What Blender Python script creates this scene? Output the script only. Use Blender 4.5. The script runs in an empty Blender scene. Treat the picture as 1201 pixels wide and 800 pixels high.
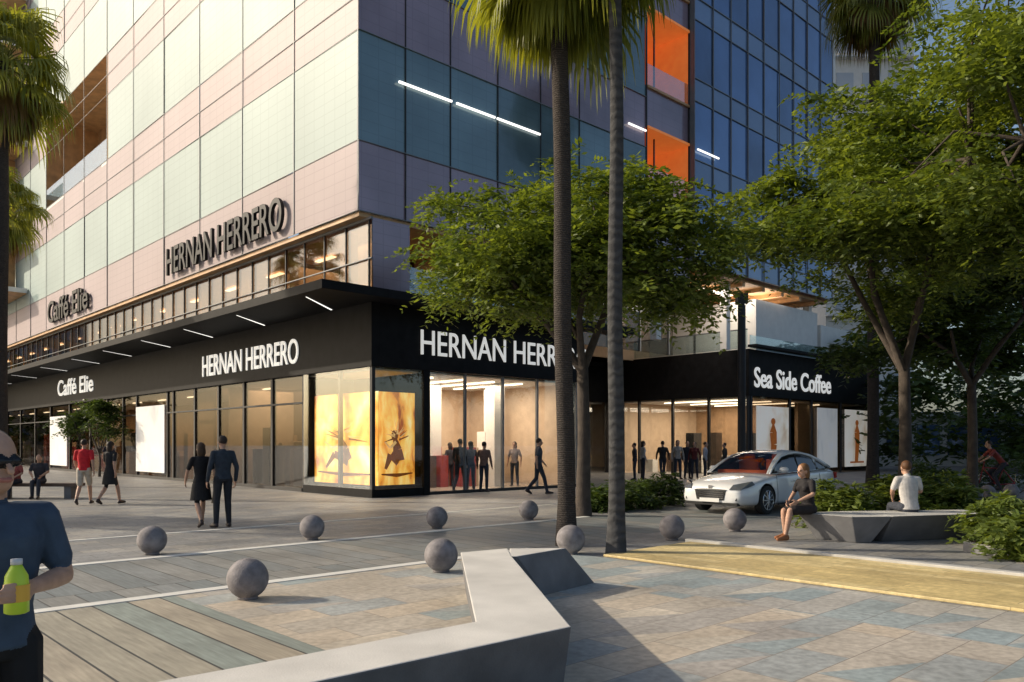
import bpy, bmesh, math, random
import numpy as np
from mathutils import Vector, Matrix
random.seed(7); rng=np.random.default_rng(7)
S=bpy.context.scene
# ---------------------------------------------------------------- frames
C0=(-4.21,24.3); UX,UY=-0.686,0.7276; VX,VY=0.7276,0.686
ANG=math.atan2(VY,VX)
def B(u,v,z): return (C0[0]+UX*u+VX*v, C0[1]+UY*u+VY*v, z)
def W(x,y,z): return (x,y,z)
# ---------------------------------------------------------------- materials
def newmat(n):
    m=bpy.data.materials.new(n); m.use_nodes=True
    nt=m.node_tree; b=nt.nodes.get('Principled BSDF'); return m,nt,b
def mat(n,c,r=.6,metal=0,em=None,es=0,var=.12,vs=3.0,bump=0,bs=20,coat=0,spec=None,samp=True):
    m,nt,b=newmat(n); N=nt.nodes; L=nt.links
    b.inputs['Roughness'].default_value=r; b.inputs['Metallic'].default_value=metal
    b.inputs['Coat Weight'].default_value=coat
    if spec is not None: b.inputs['Specular IOR Level'].default_value=spec
    if var>0:
        tc=N.new('ShaderNodeTexCoord'); no=N.new('ShaderNodeTexNoise'); no.inputs['Scale'].default_value=vs; no.inputs['Detail'].default_value=6
        L.new(tc.outputs['Object'],no.inputs['Vector'])
        rp=N.new('ShaderNodeValToRGB'); rp.color_ramp.elements[0].position=.3; rp.color_ramp.elements[1].position=.72
        rp.color_ramp.elements[0].color=tuple(x*(1-var) for x in c)+(1,); rp.color_ramp.elements[1].color=tuple(min(1,x*(1+var)) for x in c)+(1,)
        L.new(no.outputs['Fac'],rp.inputs['Fac']); L.new(rp.outputs['Color'],b.inputs['Base Color'])
        if bump:
            n2=N.new('ShaderNodeTexNoise'); n2.inputs['Scale'].default_value=bs; n2.inputs['Detail'].default_value=5
            L.new(tc.outputs['Object'],n2.inputs['Vector'])
            bp=N.new('ShaderNodeBump'); bp.inputs['Strength'].default_value=bump; bp.inputs['Distance'].default_value=.02
            L.new(n2.outputs['Fac'],bp.inputs['Height']); L.new(bp.outputs['Normal'],b.inputs['Normal'])
    else: b.inputs['Base Color'].default_value=(*c,1)
    if em: b.inputs['Emission Color'].default_value=(*em,1); b.inputs['Emission Strength'].default_value=es
    if em: m.cycles.emission_sampling='NONE'
    return m
def mth(nt,op,a,b=None):
    n=nt.nodes.new('ShaderNodeMath'); n.operation=op
    for i,x in enumerate((a,b)):
        if x is None: continue
        if isinstance(x,(int,float)): n.inputs[i].default_value=x
        else: nt.links.new(x,n.inputs[i])
    return n.outputs[0]
def tile_mat(name,w,h,cols,joint=.012,jc=(.06,.06,.055),rough=.55,stag=.5,diag=False,rot=0,bumpd=.01,grain=False):
    m,nt,b=newmat(name); N=nt.nodes; L=nt.links
    tc=N.new('ShaderNodeTexCoord'); mp=N.new('ShaderNodeMapping'); mp.inputs['Rotation'].default_value=(0,0,-ANG+rot)
    L.new(tc.outputs['Object'],mp.inputs['Vector']); sp=N.new('ShaderNodeSeparateXYZ'); L.new(mp.outputs[0],sp.inputs[0])
    y=mth(nt,'DIVIDE',sp.outputs[1],h); ry=mth(nt,'FLOOR',y)
    x=mth(nt,'ADD',mth(nt,'DIVIDE',sp.outputs[0],w),mth(nt,'MULTIPLY',ry,stag)); cx=mth(nt,'FLOOR',x)
    fx=mth(nt,'FRACT',x); fy=mth(nt,'FRACT',y)
    cb=N.new('ShaderNodeCombineXYZ'); L.new(cx,cb.inputs[0]); L.new(ry,cb.inputs[1])
    wn0=N.new('ShaderNodeTexWhiteNoise'); wn0.noise_dimensions='3D'; L.new(cb.outputs[0],wn0.inputs['Vector'])
    val=wn0.outputs['Value']
    if diag:
        d=mth(nt,'MULTIPLY',mth(nt,'GREATER_THAN',mth(nt,'ADD',fx,fy),1.0),mth(nt,'GREATER_THAN',wn0.outputs['Value'],.55))
        cb2=N.new('ShaderNodeCombineXYZ'); L.new(cx,cb2.inputs[0]); L.new(ry,cb2.inputs[1]); L.new(d,cb2.inputs[2])
        wn=N.new('ShaderNodeTexWhiteNoise'); L.new(cb2.outputs[0],wn.inputs['Vector']); val=wn.outputs['Value']
    rp=N.new('ShaderNodeValToRGB'); cr=rp.color_ramp; cr.interpolation='CONSTANT'
    while len(cr.elements)<len(cols): cr.elements.new(.5)
    for i,c in enumerate(cols): cr.elements[i].position=i/len(cols); cr.elements[i].color=(*c,1)
    L.new(val,rp.inputs['Fac'])
    no=N.new('ShaderNodeTexNoise'); no.inputs['Scale'].default_value=.7; no.inputs['Detail'].default_value=8; no.inputs['Roughness'].default_value=.65
    L.new(tc.outputs['Object'],no.inputs['Vector'])
    r2=N.new('ShaderNodeValToRGB'); r2.color_ramp.elements[0].position=.3; r2.color_ramp.elements[0].color=(.62,.62,.62,1); r2.color_ramp.elements[1].position=.7; r2.color_ramp.elements[1].color=(1.1,1.1,1.1,1)
    L.new(no.outputs['Fac'],r2.inputs['Fac'])
    mx=N.new('ShaderNodeMixRGB'); mx.blend_type='MULTIPLY'; mx.inputs[0].default_value=1; L.new(rp.outputs[0],mx.inputs[1]); L.new(r2.outputs[0],mx.inputs[2])
    n3=N.new('ShaderNodeTexNoise'); n3.inputs['Scale'].default_value=14 if not grain else 5; n3.inputs['Detail'].default_value=7
    mp3=N.new('ShaderNodeMapping'); L.new(mp.outputs[0],mp3.inputs['Vector'])
    if grain: mp3.inputs['Scale'].default_value=(6,.5,1)
    L.new(mp3.outputs[0],n3.inputs['Vector'])
    r3=N.new('ShaderNodeValToRGB'); r3.color_ramp.elements[0].position=.3; r3.color_ramp.elements[0].color=(.75,.75,.75,1); r3.color_ramp.elements[1].position=.7; r3.color_ramp.elements[1].color=(1.12,1.12,1.12,1)
    L.new(n3.outputs['Fac'],r3.inputs['Fac'])
    mx3=N.new('ShaderNodeMixRGB'); mx3.blend_type='MULTIPLY'; mx3.inputs[0].default_value=1; L.new(mx.outputs[0],mx3.inputs[1]); L.new(r3.outputs[0],mx3.inputs[2])
    j=mth(nt,'MAXIMUM',mth(nt,'LESS_THAN',fx,joint/w),mth(nt,'LESS_THAN',fy,joint/h))
    mx2=N.new('ShaderNodeMixRGB'); L.new(j,mx2.inputs[0]); L.new(mx3.outputs[0],mx2.inputs[1]); mx2.inputs[2].default_value=(*jc,1)
    L.new(mx2.outputs[0],b.inputs['Base Color'])
    rr=mth(nt,'ADD',mth(nt,'MULTIPLY',no.outputs['Fac'],.3),rough-.15); L.new(rr,b.inputs['Roughness'])
    bp=N.new('ShaderNodeBump'); bp.inputs['Distance'].default_value=bumpd; bp.inputs['Strength'].default_value=.5
    hgt=mth(nt,'SUBTRACT',mth(nt,'MULTIPLY',n3.outputs['Fac'],.3),j); L.new(hgt,bp.inputs['Height']); L.new(bp.outputs['Normal'],b.inputs['Normal'])
    return m
def glass_mat(name,tint=(.9,.93,.92),refl=.12,rough=.02,boost=.6):
    m=bpy.data.materials.new(name); m.use_nodes=True; nt=m.node_tree; nt.nodes.clear(); N=nt.nodes; L=nt.links
    o=N.new('ShaderNodeOutputMaterial'); t=N.new('ShaderNodeBsdfTransparent'); t.inputs[0].default_value=(*tint,1)
    g=N.new('ShaderNodeBsdfGlossy'); g.inputs['Roughness'].default_value=rough; g.inputs['Color'].default_value=(.9,.95,1,1)
    lw=N.new('ShaderNodeLayerWeight'); lw.inputs['Blend'].default_value=.35
    f=mth(nt,'ADD',mth(nt,'MULTIPLY',lw.outputs['Facing'],boost*.6),refl)
    mx=N.new('ShaderNodeMixShader'); L.new(f,mx.inputs[0]); L.new(t.outputs[0],mx.inputs[1]); L.new(g.outputs[0],mx.inputs[2]); L.new(mx.outputs[0],o.inputs[0])
    return m
def leaf_mat(name,c1,c2,tr=.35):
    m=bpy.data.materials.new(name); m.use_nodes=True; nt=m.node_tree; nt.nodes.clear(); N=nt.nodes; L=nt.links
    o=N.new('ShaderNodeOutputMaterial'); g=N.new('ShaderNodeNewGeometry'); rp=N.new('ShaderNodeValToRGB')
    tc=N.new('ShaderNodeTexCoord'); no=N.new('ShaderNodeTexNoise'); no.inputs['Scale'].default_value=.9; no.inputs['Detail'].default_value=2; L.new(tc.outputs['Object'],no.inputs[0])
    fac=mth(nt,'ADD',mth(nt,'MULTIPLY',g.outputs['Random Per Island'],.45),mth(nt,'MULTIPLY',mth(nt,'SUBTRACT',no.outputs['Fac'],.3),1.3))
    rp.color_ramp.elements[0].color=(*c1,1); rp.color_ramp.elements[1].color=(*c2,1); L.new(fac,rp.inputs[0])
    d=N.new('ShaderNodeBsdfPrincipled'); d.inputs['Roughness'].default_value=.5; t=N.new('ShaderNodeBsdfTranslucent')
    L.new(rp.outputs[0],d.inputs['Base Color'])
    br=N.new('ShaderNodeMixRGB'); br.blend_type='MULTIPLY'; br.inputs[0].default_value=1; br.inputs[2].default_value=(1.9,1.75,.7,1); L.new(rp.outputs[0],br.inputs[1]); L.new(br.outputs[0],t.inputs[0])
    mx=N.new('ShaderNodeMixShader'); mx.inputs[0].default_value=tr; L.new(d.outputs[0],mx.inputs[1]); L.new(t.outputs[0],mx.inputs[2]); L.new(mx.outputs[0],o.inputs[0])
    return m
# ---------------------------------------------------------------- mesh helper
def empty(name,loc=(0,0,0)):
    e=bpy.data.objects.new(name,None); e.location=loc; S.collection.objects.link(e); return e
def link(name,me,parent=None,smooth=False):
    o=bpy.data.objects.new(name,me); S.collection.objects.link(o)
    if parent: o.parent=parent
    if smooth: me.polygons.foreach_set('use_smooth',[True]*len(me.polygons))
    return o
class MB:
    def __init__(s,T=W): s.v=[];s.f=[];s.m=[];s.T=T;s.mats=[]
    def mi(s,m):
        if m not in s.mats: s.mats.append(m)
        return s.mats.index(m)
    def poly(s,pts,m,T=None):
        T=T or s.T; b=len(s.v); s.v+= [T(*p) for p in pts]; s.f.append(tuple(range(b,b+len(pts)))); s.m.append(s.mi(m))
    def box(s,a0,a1,b0,b1,z0,z1,m,T=None):
        T=T or s.T; b=len(s.v)
        s.v+=[T(a,bb,z) for z in (z0,z1) for (a,bb) in ((a0,b0),(a1,b0),(a1,b1),(a0,b1))]
        for f in ((0,3,2,1),(4,5,6,7),(0,1,5,4),(1,2,6,5),(2,3,7,6),(3,0,4,7)): s.f.append(tuple(b+i for i in f)); s.m.append(s.mi(m))
    def prism(s,bot,top,m,mt=None):
        b=len(s.v); n=len(bot); s.v+=[s.T(*p) for p in bot]+[s.T(*p) for p in top]
        s.f.append(tuple(b+n-1-i for i in range(n))); s.m.append(s.mi(m))
        s.f.append(tuple(b+n+i for i in range(n))); s.m.append(s.mi(mt or m))
        for i in range(n): j=(i+1)%n; s.f.append((b+i,b+j,b+n+j,b+n+i)); s.m.append(s.mi(m))
    def tube(s,pts,rs,m,n=10,cap=True):
        P=[Vector(s.T(*p)) for p in pts]; b=len(s.v)
        for i,p in enumerate(P):
            d=(P[min(i+1,len(P)-1)]-P[max(i-1,0)]).normalized()
            a=d.cross(Vector((0,0,1))) if abs(d.z)<.9 else d.cross(Vector((1,0,0))); a.normalize(); c=d.cross(a)
            for k in range(n):
                t=2*math.pi*k/n; s.v.append(tuple(p+(a*math.cos(t)+c*math.sin(t))*rs[i]))
        for i in range(len(P)-1):
            for k in range(n):
                k2=(k+1)%n; s.f.append((b+i*n+k,b+i*n+k2,b+(i+1)*n+k2,b+(i+1)*n+k)); s.m.append(s.mi(m))
        if cap:
            s.f.append(tuple(b+k for k in range(n))); s.m.append(s.mi(m)); s.f.append(tuple(b+(len(P)-1)*n+k for k in range(n))); s.m.append(s.mi(m))
    def obj(s,name,parent=None,bevel=0,smooth=False,recalc=True):
        me=bpy.data.meshes.new(name); me.from_pydata(s.v,[],s.f); me.polygons.foreach_set('material_index',s.m)
        for m in s.mats: me.materials.append(m)
        if recalc:
            bm=bmesh.new(); bm.from_mesh(me); bmesh.ops.recalc_face_normals(bm,faces=bm.faces); bm.to_mesh(me); bm.free()
        o=link(name,me,parent,smooth)
        if bevel:
            md=o.modifiers.new('b','BEVEL'); md.width=bevel; md.segments=2; md.limit_method='ANGLE'
        return o
# ---------------------------------------------------------------- material set
M_black=mat('fascia_black',(.010,.010,.011),.6,var=.3,spec=.12)
M_frame=mat('frame_dark',(.03,.03,.032),.5,.1,var=.1,spec=.3)
M_mull=mat('mullion_grey',(.16,.17,.18),.5,.2,var=.1)
M_mulll=mat('mullion_pale',(.30,.31,.31),.6,0,var=.1,spec=.2)
M_white=mat('white_plaster',(.72,.70,.66),.7,var=.05)
M_cream=mat('cream_wall',(.55,.42,.30),.7,var=.1)
M_wood=mat('timber_soffit',(.50,.29,.13),.5,var=.25,vs=2)
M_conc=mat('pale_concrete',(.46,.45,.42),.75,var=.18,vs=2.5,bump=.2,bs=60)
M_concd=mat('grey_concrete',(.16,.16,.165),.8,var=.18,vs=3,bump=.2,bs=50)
M_floor=mat('shop_floor',(.35,.30,.25),.25,var=.1)
M_brown=mat('brown_panel',(.10,.06,.04),.5,var=.3)
M_tan=mat('tan_panel',(.36,.23,.13),.6,var=.2)
M_red=mat('red_cloth',(.35,.05,.04),.8,var=.2)
M_sign=mat('sign_letters_white',(.85,.85,.83),.4,var=0,em=(1,.98,.92),es=.45)
M_signb=mat('sign_letters_black',(.02,.02,.02),.5,var=0,spec=.2)
M_strip=mat('linear_light',(.9,.9,.9),.4,var=0,em=(1,.97,.9),es=1.6)
M_lampw=mat('ceiling_light',(.9,.9,.9),.4,var=0,em=(1,.85,.62),es=4)
M_orange=mat('orange_glow_lining',(.70,.10,.025),.6,var=.2,em=(1,.12,.02),es=.15)  # both orange linings glow by themselves, standing in for light inside the recesses
M_orange2=mat('orange_bright_glow_lining',(.85,.28,.07),.6,var=.2,em=(1,.27,.05),es=.26)
G_shop=glass_mat('shop_glass',(.92,.92,.9),.04,.02,.35)
G_dark=glass_mat('dark_glass',(.58,.54,.49),.035,.02,.12)
G_l2=glass_mat('upper_glass',(.72,.62,.52),.06,.04,.25)
G_bal=glass_mat('balustrade_glass',(.75,.82,.82),.08,.02,.5)
def panel(name,c,r=.12,metal=0,spec=.5,lines=True,var=.1,pv=.22,ns=.22):
    m,nt,b=newmat(name); N=nt.nodes; L=nt.links
    tc=N.new('ShaderNodeTexCoord'); mp=N.new('ShaderNodeMapping'); mp.inputs['Rotation'].default_value=(0,0,-ANG); L.new(tc.outputs['Object'],mp.inputs[0])
    sp=N.new('ShaderNodeSeparateXYZ'); L.new(mp.outputs[0],sp.inputs[0])
    no=N.new('ShaderNodeTexNoise'); no.inputs['Scale'].default_value=ns; no.inputs['Detail'].default_value=6; L.new(tc.outputs['Object'],no.inputs[0])
    g=N.new('ShaderNodeNewGeometry')
    f=mth(nt,'ADD',mth(nt,'MULTIPLY',no.outputs['Fac'],.8),mth(nt,'MULTIPLY',g.outputs['Random Per Island'],pv))
    rp=N.new('ShaderNodeValToRGB'); rp.color_ramp.elements[0].position=.25; rp.color_ramp.elements[1].position=.8
    rp.color_ramp.elements[0].color=tuple(x*(1-var) for x in c)+(1,); rp.color_ramp.elements[1].color=tuple(min(1,x*(1+var)) for x in c)+(1,)
    L.new(f,rp.inputs[0])
    ln=mth(nt,'MULTIPLY',mth(nt,'MAXIMUM',mth(nt,'LESS_THAN',mth(nt,'FRACT',mth(nt,'MULTIPLY',sp.outputs[2],3.0)),.08),
        mth(nt,'LESS_THAN',mth(nt,'FRACT',mth(nt,'MULTIPLY',mth(nt,'ADD',sp.outputs[0],sp.outputs[1]),1.6)),.05)),.22 if lines else 0)
    mx=N.new('ShaderNodeMixRGB'); L.new(ln,mx.inputs[0]); L.new(rp.outputs[0],mx.inputs[1]); mx.inputs[2].default_value=tuple(x*.45 for x in c)+(1,)
    L.new(mx.outputs[0],b.inputs['Base Color']); b.inputs['Roughness'].default_value=r; b.inputs['Metallic'].default_value=metal; b.inputs['Specular IOR Level'].default_value=spec
    bp=N.new('ShaderNodeBump'); bp.inputs['Strength'].default_value=.08; bp.inputs['Distance'].default_value=.3; L.new(no.outputs['Fac'],bp.inputs['Height']); L.new(bp.outputs[0],b.inputs['Normal'])
    return m
P_white=panel('facade_pale_glass',(.39,.46,.44),r=.45,spec=.08,var=.13); P_pink=panel('facade_pink_glass',(.43,.36,.36),r=.45,spec=.08,var=.11)
P_teal=panel('facade_teal_glass',(.13,.20,.23),.1,.15,.6,var=.35,ns=.4); P_plum=panel('facade_plum_glass',(.27,.21,.26),.14,.1,.6,var=.35,ns=.4)
P_blue=panel('facade_blue_glass',(.07,.13,.25),.06,.35,.7,lines=False,var=.45,pv=.4,ns=.4)
P_blue2=panel('facade_blue_spandrel',(.14,.21,.33),.15,.2,.5,lines=False,var=.3)
P_apt=panel('pale_window_glass',(.45,.48,.52),.2,0,.5,lines=False)
# ---------------------------------------------------------------- ground
T_base=tile_mat('paving_grey',.6,.3,[(.26,.26,.26),(.30,.292,.28),(.24,.242,.245),(.33,.315,.29)],.008)
T_mosaic=tile_mat('paving_mosaic',.9,.45,[(.48,.43,.36),(.56,.48,.38),(.38,.40,.39),(.50,.45,.38),(.33,.38,.38),(.60,.53,.43),(.44,.41,.37)],.009,diag=True,stag=.37,jc=(.24,.21,.18))
T_mosaic2=tile_mat('paving_mosaic_cool',.8,.4,[(.44,.44,.41),(.52,.49,.43),(.36,.41,.41),(.47,.45,.41),(.32,.38,.39),(.58,.55,.48),(.40,.41,.40)],.009,diag=True,stag=.41,jc=(.2,.19,.18))
T_plank=tile_mat('timber_planks',.33,5.2,[(.27,.31,.28),(.36,.33,.26),(.22,.28,.26),(.40,.35,.27),(.30,.32,.28)],.020,stag=.5,grain=True,jc=(.03,.03,.03))
T_lane=tile_mat('lane_planks',.36,3.2,[(.22,.235,.235),(.26,.26,.245),(.19,.215,.22)],.018,grain=True,jc=(.05,.05,.05))
T_sunlit_deck=tile_mat('sunlit_yellow_deck',2.4,.22,[(.68,.53,.24),(.74,.59,.29),(.62,.48,.22)],.010,grain=False,rot=math.pi/2,jc=(.36,.27,.13))  # planking with the sunlit band's yellow put into its colour
M_strip_stone=mat('pale_stone_strip',(.62,.61,.57),.7,var=.1)
g=MB(); g.poly([(-500,-300,0),(500,-300,0),(500,700,0),(-500,700,0)],T_base); g.obj('ground')
def sheet(name,u0,u1,v0,v1,z,m):
    q=MB(B); q.poly([(u0,v0,z),(u0,v1,z),(u1,v1,z),(u1,v0,z)],m); return q.obj(name)
sheet('plank_paving',-40,-11.75,-40,-10.3,.004,T_plank)
sheet('mosaic_paving',-40,-11.75,-10.297,-6.2,.004,T_mosaic)
sheet('cool_mosaic_paving',-40,-11.75,-6.197,-4.7,.004,T_mosaic2)
sheet('lane_paving',-11.57,-8.7,-40,40,.004,T_lane)
q=MB(B); q.box(-11.75,-11.57,-40,-4.8,-.05,.012,M_strip_stone); q.box(-8.7,-8.52,-40,0,-.05,.012,M_strip_stone)
q.box(-5.6,-5.48,-40,20,-.05,.008,M_strip_stone); q.box(-8.5,-5.6,-11.1,-10.98,-.05,.008,M_strip_stone); q.obj('paving_edge_strips')
q=MB(B); q.box(-45,-12.95,-4.6,-2.4,.0,.035,T_sunlit_deck); q.box(-45,-12.85,-2.397,-2.25,0,.07,M_conc); q.obj('timber_deck',bevel=.008)
# ---------------------------------------------------------------- building
bld=empty('office_building')
TOPZ=36.
fa=MB(B); mu=MB(B)
rows=[8.6]; k=0
while rows[-1]<TOPZ: rows.append(rows[-1]+(2.1 if k%2==0 else 3.3)); k+=1
def vtilt(): return random.uniform(-.012,.012)
nu=16; pu=3.9
for i in range(nu):
    u0=i*pu-0.0; u1=u0+pu
    for r in range(len(rows)-1):
        if i in(6,7,8) and 15.9<rows[r]<16.3: continue
        if i in(6,7,8) and 17.5<rows[r]<19.6: continue
        m=P_pink if r%2==0 else P_white
        t=vtilt(); t2=vtilt()
        fa.poly([(u0,-.5+t,rows[r]),(u1,-.5+t2,rows[r]),(u1,-.5+t2,rows[r+1]),(u0,-.5+t,rows[r+1])],m)
    mu.box(u0-.012,u0+.012,-.535,-.515,8.6,TOPZ,M_mull)
for r,z in enumerate(rows): mu.box(0,nu*pu,-.53,-.515,z-.006,z+.006,M_mulll)
for r,z in enumerate(rows[2:-1:2]): mu.box(0,nu*pu,-.53,-.515,z+1.0,z+1.02,M_mulll)
i0=[r for r in range(len(rows)) if 15.9<rows[r]<16.3 or 17.5<rows[r]<19.6]
z0=rows[i0[0]]; z1=rows[i0[-1]+1]; u0,u1=6*pu,9*pu
rc=MB(B)
rc.box(u0,u1,-.5,2.5,z0-.15,z0,M_white); rc.box(u0,u1,-.5,2.5,z1,z1+.15,M_wood); rc.box(u0,u1,2.4,2.5,z0,z1,M_wood)
rc.box(u0-.1,u0,-.5,2.5,z0,z1,M_wood); rc.box(u1,u1+.1,-.5,2.5,z0,z1,M_wood)
rc.box(u0,u1,-.52,-.50,z0,z0+1.1,G_bal); rc.box(u0+1,u1-3,2.3,2.39,z0,z1-.8,M_brown)
for zz in (11.5,14.7,17.9,21.1,24.3,27.5,30.7):
    rc.box(39.6,62,-2.6,-.56,zz,zz+.3,M_white); rc.box(39.6,62,-2.58,-2.54,zz+.3,zz+1.3,G_bal); rc.box(39.7,62,-2.5,-.6,zz-.05,zz-.002,M_wood)
    for uu in (43,48,54): rc.box(uu,uu+.2,-2.3,-.56,zz+.3,zz+3.1,M_wood)
vj=[-.5,1.2,3.0,5.1,7.2,9.3,11.4,13.5]
for j in range(len(vj)-1):
    for r in range(len(rows)-1):
        t=vtilt();t2=vtilt(); m=P_plum if r%2==0 else P_teal
        fa.poly([(t,vj[j],rows[r]),(t2,vj[j+1],rows[r]),(t2,vj[j+1],rows[r+1]),(t,vj[j],rows[r+1])],m)
    if j: mu.box(-.04,-.015,vj[j]-.015,vj[j]+.015,8.6,TOPZ,M_frame)
for z in rows: mu.box(-.045,-.015,-.5,13.5,z-.012,z+.012,M_mull)
for (a,b,op) in ((8.6,12.3,0),(12.3,14.8,1),(14.8,16.6,0),(16.6,19.8,1),(19.8,21.2,0),(21.2,24.5,1),(24.5,TOPZ,0)):
    if not op: fa.poly([(0,13.5,a),(0,16.5,a),(0,16.5,b),(0,13.5,b)],P_plum)
    else:
        rc.box(0,2.5,13.4,13.5,a,b,M_orange); rc.box(0,2.5,16.5,16.6,a,b,M_orange2); rc.box(2.4,2.5,13.5,16.5,a,b,M_orange)
        rc.box(-.1,2.5,13.5,16.5,b,b+.1,M_orange2); rc.box(-.1,2.5,13.5,16.5,a-.1,a,M_wood)
        rc.box(1.9,2.3,14.0,15.2,a,a+1.3,M_brown); rc.box(.5,.56,14.7,14.76,a,b,M_brown); rc.box(2.3,2.38,15.4,16.3,a,a+2.0,M_red); rc.box(-.06,-.04,13.5,16.5,a,a+.9,G_bal)
mu.box(-.05,-.0,13.44,13.5,8.6,TOPZ,M_frame); mu.box(-.05,-.0,16.5,16.56,8.6,TOPZ,M_frame)
rr=[9.6]
while rr[-1]<TOPZ+6: rr+= [rr[-1]+1.0, rr[-1]+3.6]
nb=9
for j in range(nb):
    a=16.56+j*1.5; b=a+1.5
    for r in range(len(rr)-1):
        t=vtilt();t2=vtilt()
        fa.poly([(-.25+t,a,rr[r]),(-.25+t2,b,rr[r]),(-.25+t2,b,rr[r+1]),(-.25+t,a,rr[r+1])],P_blue2 if r%2==0 else P_blue)
    mu.box(-.32,-.27,a-.02,a+.02,9.6,rr[-1],M_mull)
vend=16.56+nb*1.5
for z in rr: mu.box(-.30,-.27,16.56,vend,z-.02,z+.02,M_mull)
mu.box(-.25,-.05,16.56,16.6,9.6,rr[-1],M_mull)
mu.box(-.3,60,vend,vend+.25,9.6,rr[-1],M_white)
for (v0,v1,zz) in ((.9,3.0,12.8),(3.2,4.9,12.8),(5.0,7.1,12.8),(12.2,13.35,14.6),(16.7,18.4,14.6)):
    u_=-.12 if v1<16 else -.40
    mu.box(u_,u_+.06,v0,v1,zz,zz+.06,M_strip)
fa.obj('curtain_wall',bld,recalc=False); mu.obj('mullions',bld,recalc=False)
cs=MB(B)
cs.box(0.05,62,-.45,16.5,8.45,8.58,M_wood); cs.box(0.05,62,16.56,vend,9.45,9.58,M_wood)
for v in np.arange(17.4,vend-1,1.9): cs.box(.1,8,v,v+.25,9.25,9.448,M_wood)
cs.box(0.0,62.4,-.5,16.5,TOPZ,TOPZ+.3,M_white); cs.box(-.2,62,16.56,vend,rr[-1],rr[-1]+.3,M_white)
cs.box(62.4,62.6,-.5,vend,0,TOPZ,M_white); cs.box(.0,.1,16.48,16.56,8.6,9.6,M_white)
cs.box(3,62,16.5,16.55,TOPZ,rr[-1],M_white)
cs.box(3,62,vend-.3,vend-.05,0,9.4,M_cream)
cs.box(0,62,0,9.2,5.95,6.2,M_frame); cs.box(9,62,9.2,21.6,5.95,6.2,M_frame); cs.box(0,62,21.6,35.6,5.95,6.2,M_frame)
cs.obj('slabs',bld)
pf=MB(B)
pf.box(-.12,62,-.12,.15,3.97,5.95,M_black); pf.box(-.12,.15,.15,9.3,3.97,5.95,M_black)
pf.box(.15,9,9.15,9.3,3.97,5.95,M_black); pf.box(8.9,9.1,9.3,21.6,3.97,5.95,M_black)
pf.box(-.05,9,21.55,21.75,3.97,6.25,M_black); pf.box(-.05,.15,21.75,35.6,3.97,6.25,M_black); pf.box(-.05,20,35.6,35.8,0,6.25,M_frame)
pf.box(-1.0,62,-2.3,-.13,5.9,6.16,M_black); pf.box(-1.0,-.13,-.13,11.5,5.9,6.16,M_black)
pf.box(-.6,-.13,21.3,36,6.3,6.42,M_black)
for v in (2,5,8,11): pf.box(-.98,-.14,v-.04,v+.04,5.75,5.895,M_black)
pf.obj('fascia_and_canopy',bld,bevel=.01)
cl=MB(B)
for u in (0.4,5,9.5,14,19,24,30,37,44): cl.poly([(u,-2.0,5.885),(u+.05,-2.0,5.885),(u+1.6,-.25,5.885),(u+1.5,-.25,5.885)],M_strip)
cl.obj('canopy_lights',bld,recalc=False)
l2=MB(B)
l2.box(-.1,62,-.1,-.06,6.2,8.45,G_l2); l2.box(-.1,-.06,-.06,1.3,6.2,8.45,P_plum)
for i in range(48): l2.box(i*1.3-.025,i*1.3+.025,-.15,-.1,6.2,8.45,M_frame)
l2.box(-.17,62,-.17,-.1,7.2,7.23,M_mull); l2.box(-.17,62,-.18,-.1,8.38,8.45,M_mull)
l2.box(1,62,4.5,4.6,6.2,8.45,M_tan)
for i in range(30):
    u=1.0+i*1.95; l2.box(u,u+random.uniform(.4,1.2),random.uniform(1,4),4.3,6.2,6.2+random.uniform(.9,2.2),random.choice([M_brown,M_tan,M_cream,M_brown,M_white,M_frame]))
    if i%2==0: l2.box(u,u+1.2,1.5,1.7,8.36,8.4,M_lampw)
for i in range(16): l2.box(2.0+i*3.9,2.35+i*3.9,.4,.75,6.2,8.45,M_cream)
l2.box(4.0,4.06,1.3,21,6.2,8.45,G_dark); l2.box(1.2,4,1.3,1.4,6.2,8.45,M_cream); l2.box(7,7.1,1.3,30,6.2,9.4,M_cream)
for v in np.arange(1.4,30,2.4): l2.box(3.95,4.1,v,v+.08,6.2,8.45 if v<16 else 9.45,M_mull)
for v in (5,10,15,20.6,29): l2.box(.6,.95,v,v+.35,6.2,8.45 if v<16 else 9.45,M_white)
l2.box(.4,7,23.0,29.6,6.2,8.9,M_white); l2.box(.4,1.5,30,34.5,6.2,8.3,M_white)
l2.box(.02,.06,21.8,35.4,6.3,6.95,G_bal)
l2.box(.1,9,21.62,21.66,6.3,7.2,G_bal); l2.box(.05,.09,1.4,9.1,6.3,7.2,G_bal); l2.box(.1,9,21.6,21.7,7.2,7.25,M_mull)
l2.box(1.6,1.9,17,22.8,9.20,9.24,M_lampw)
l2.obj('second_storey',bld)
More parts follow.
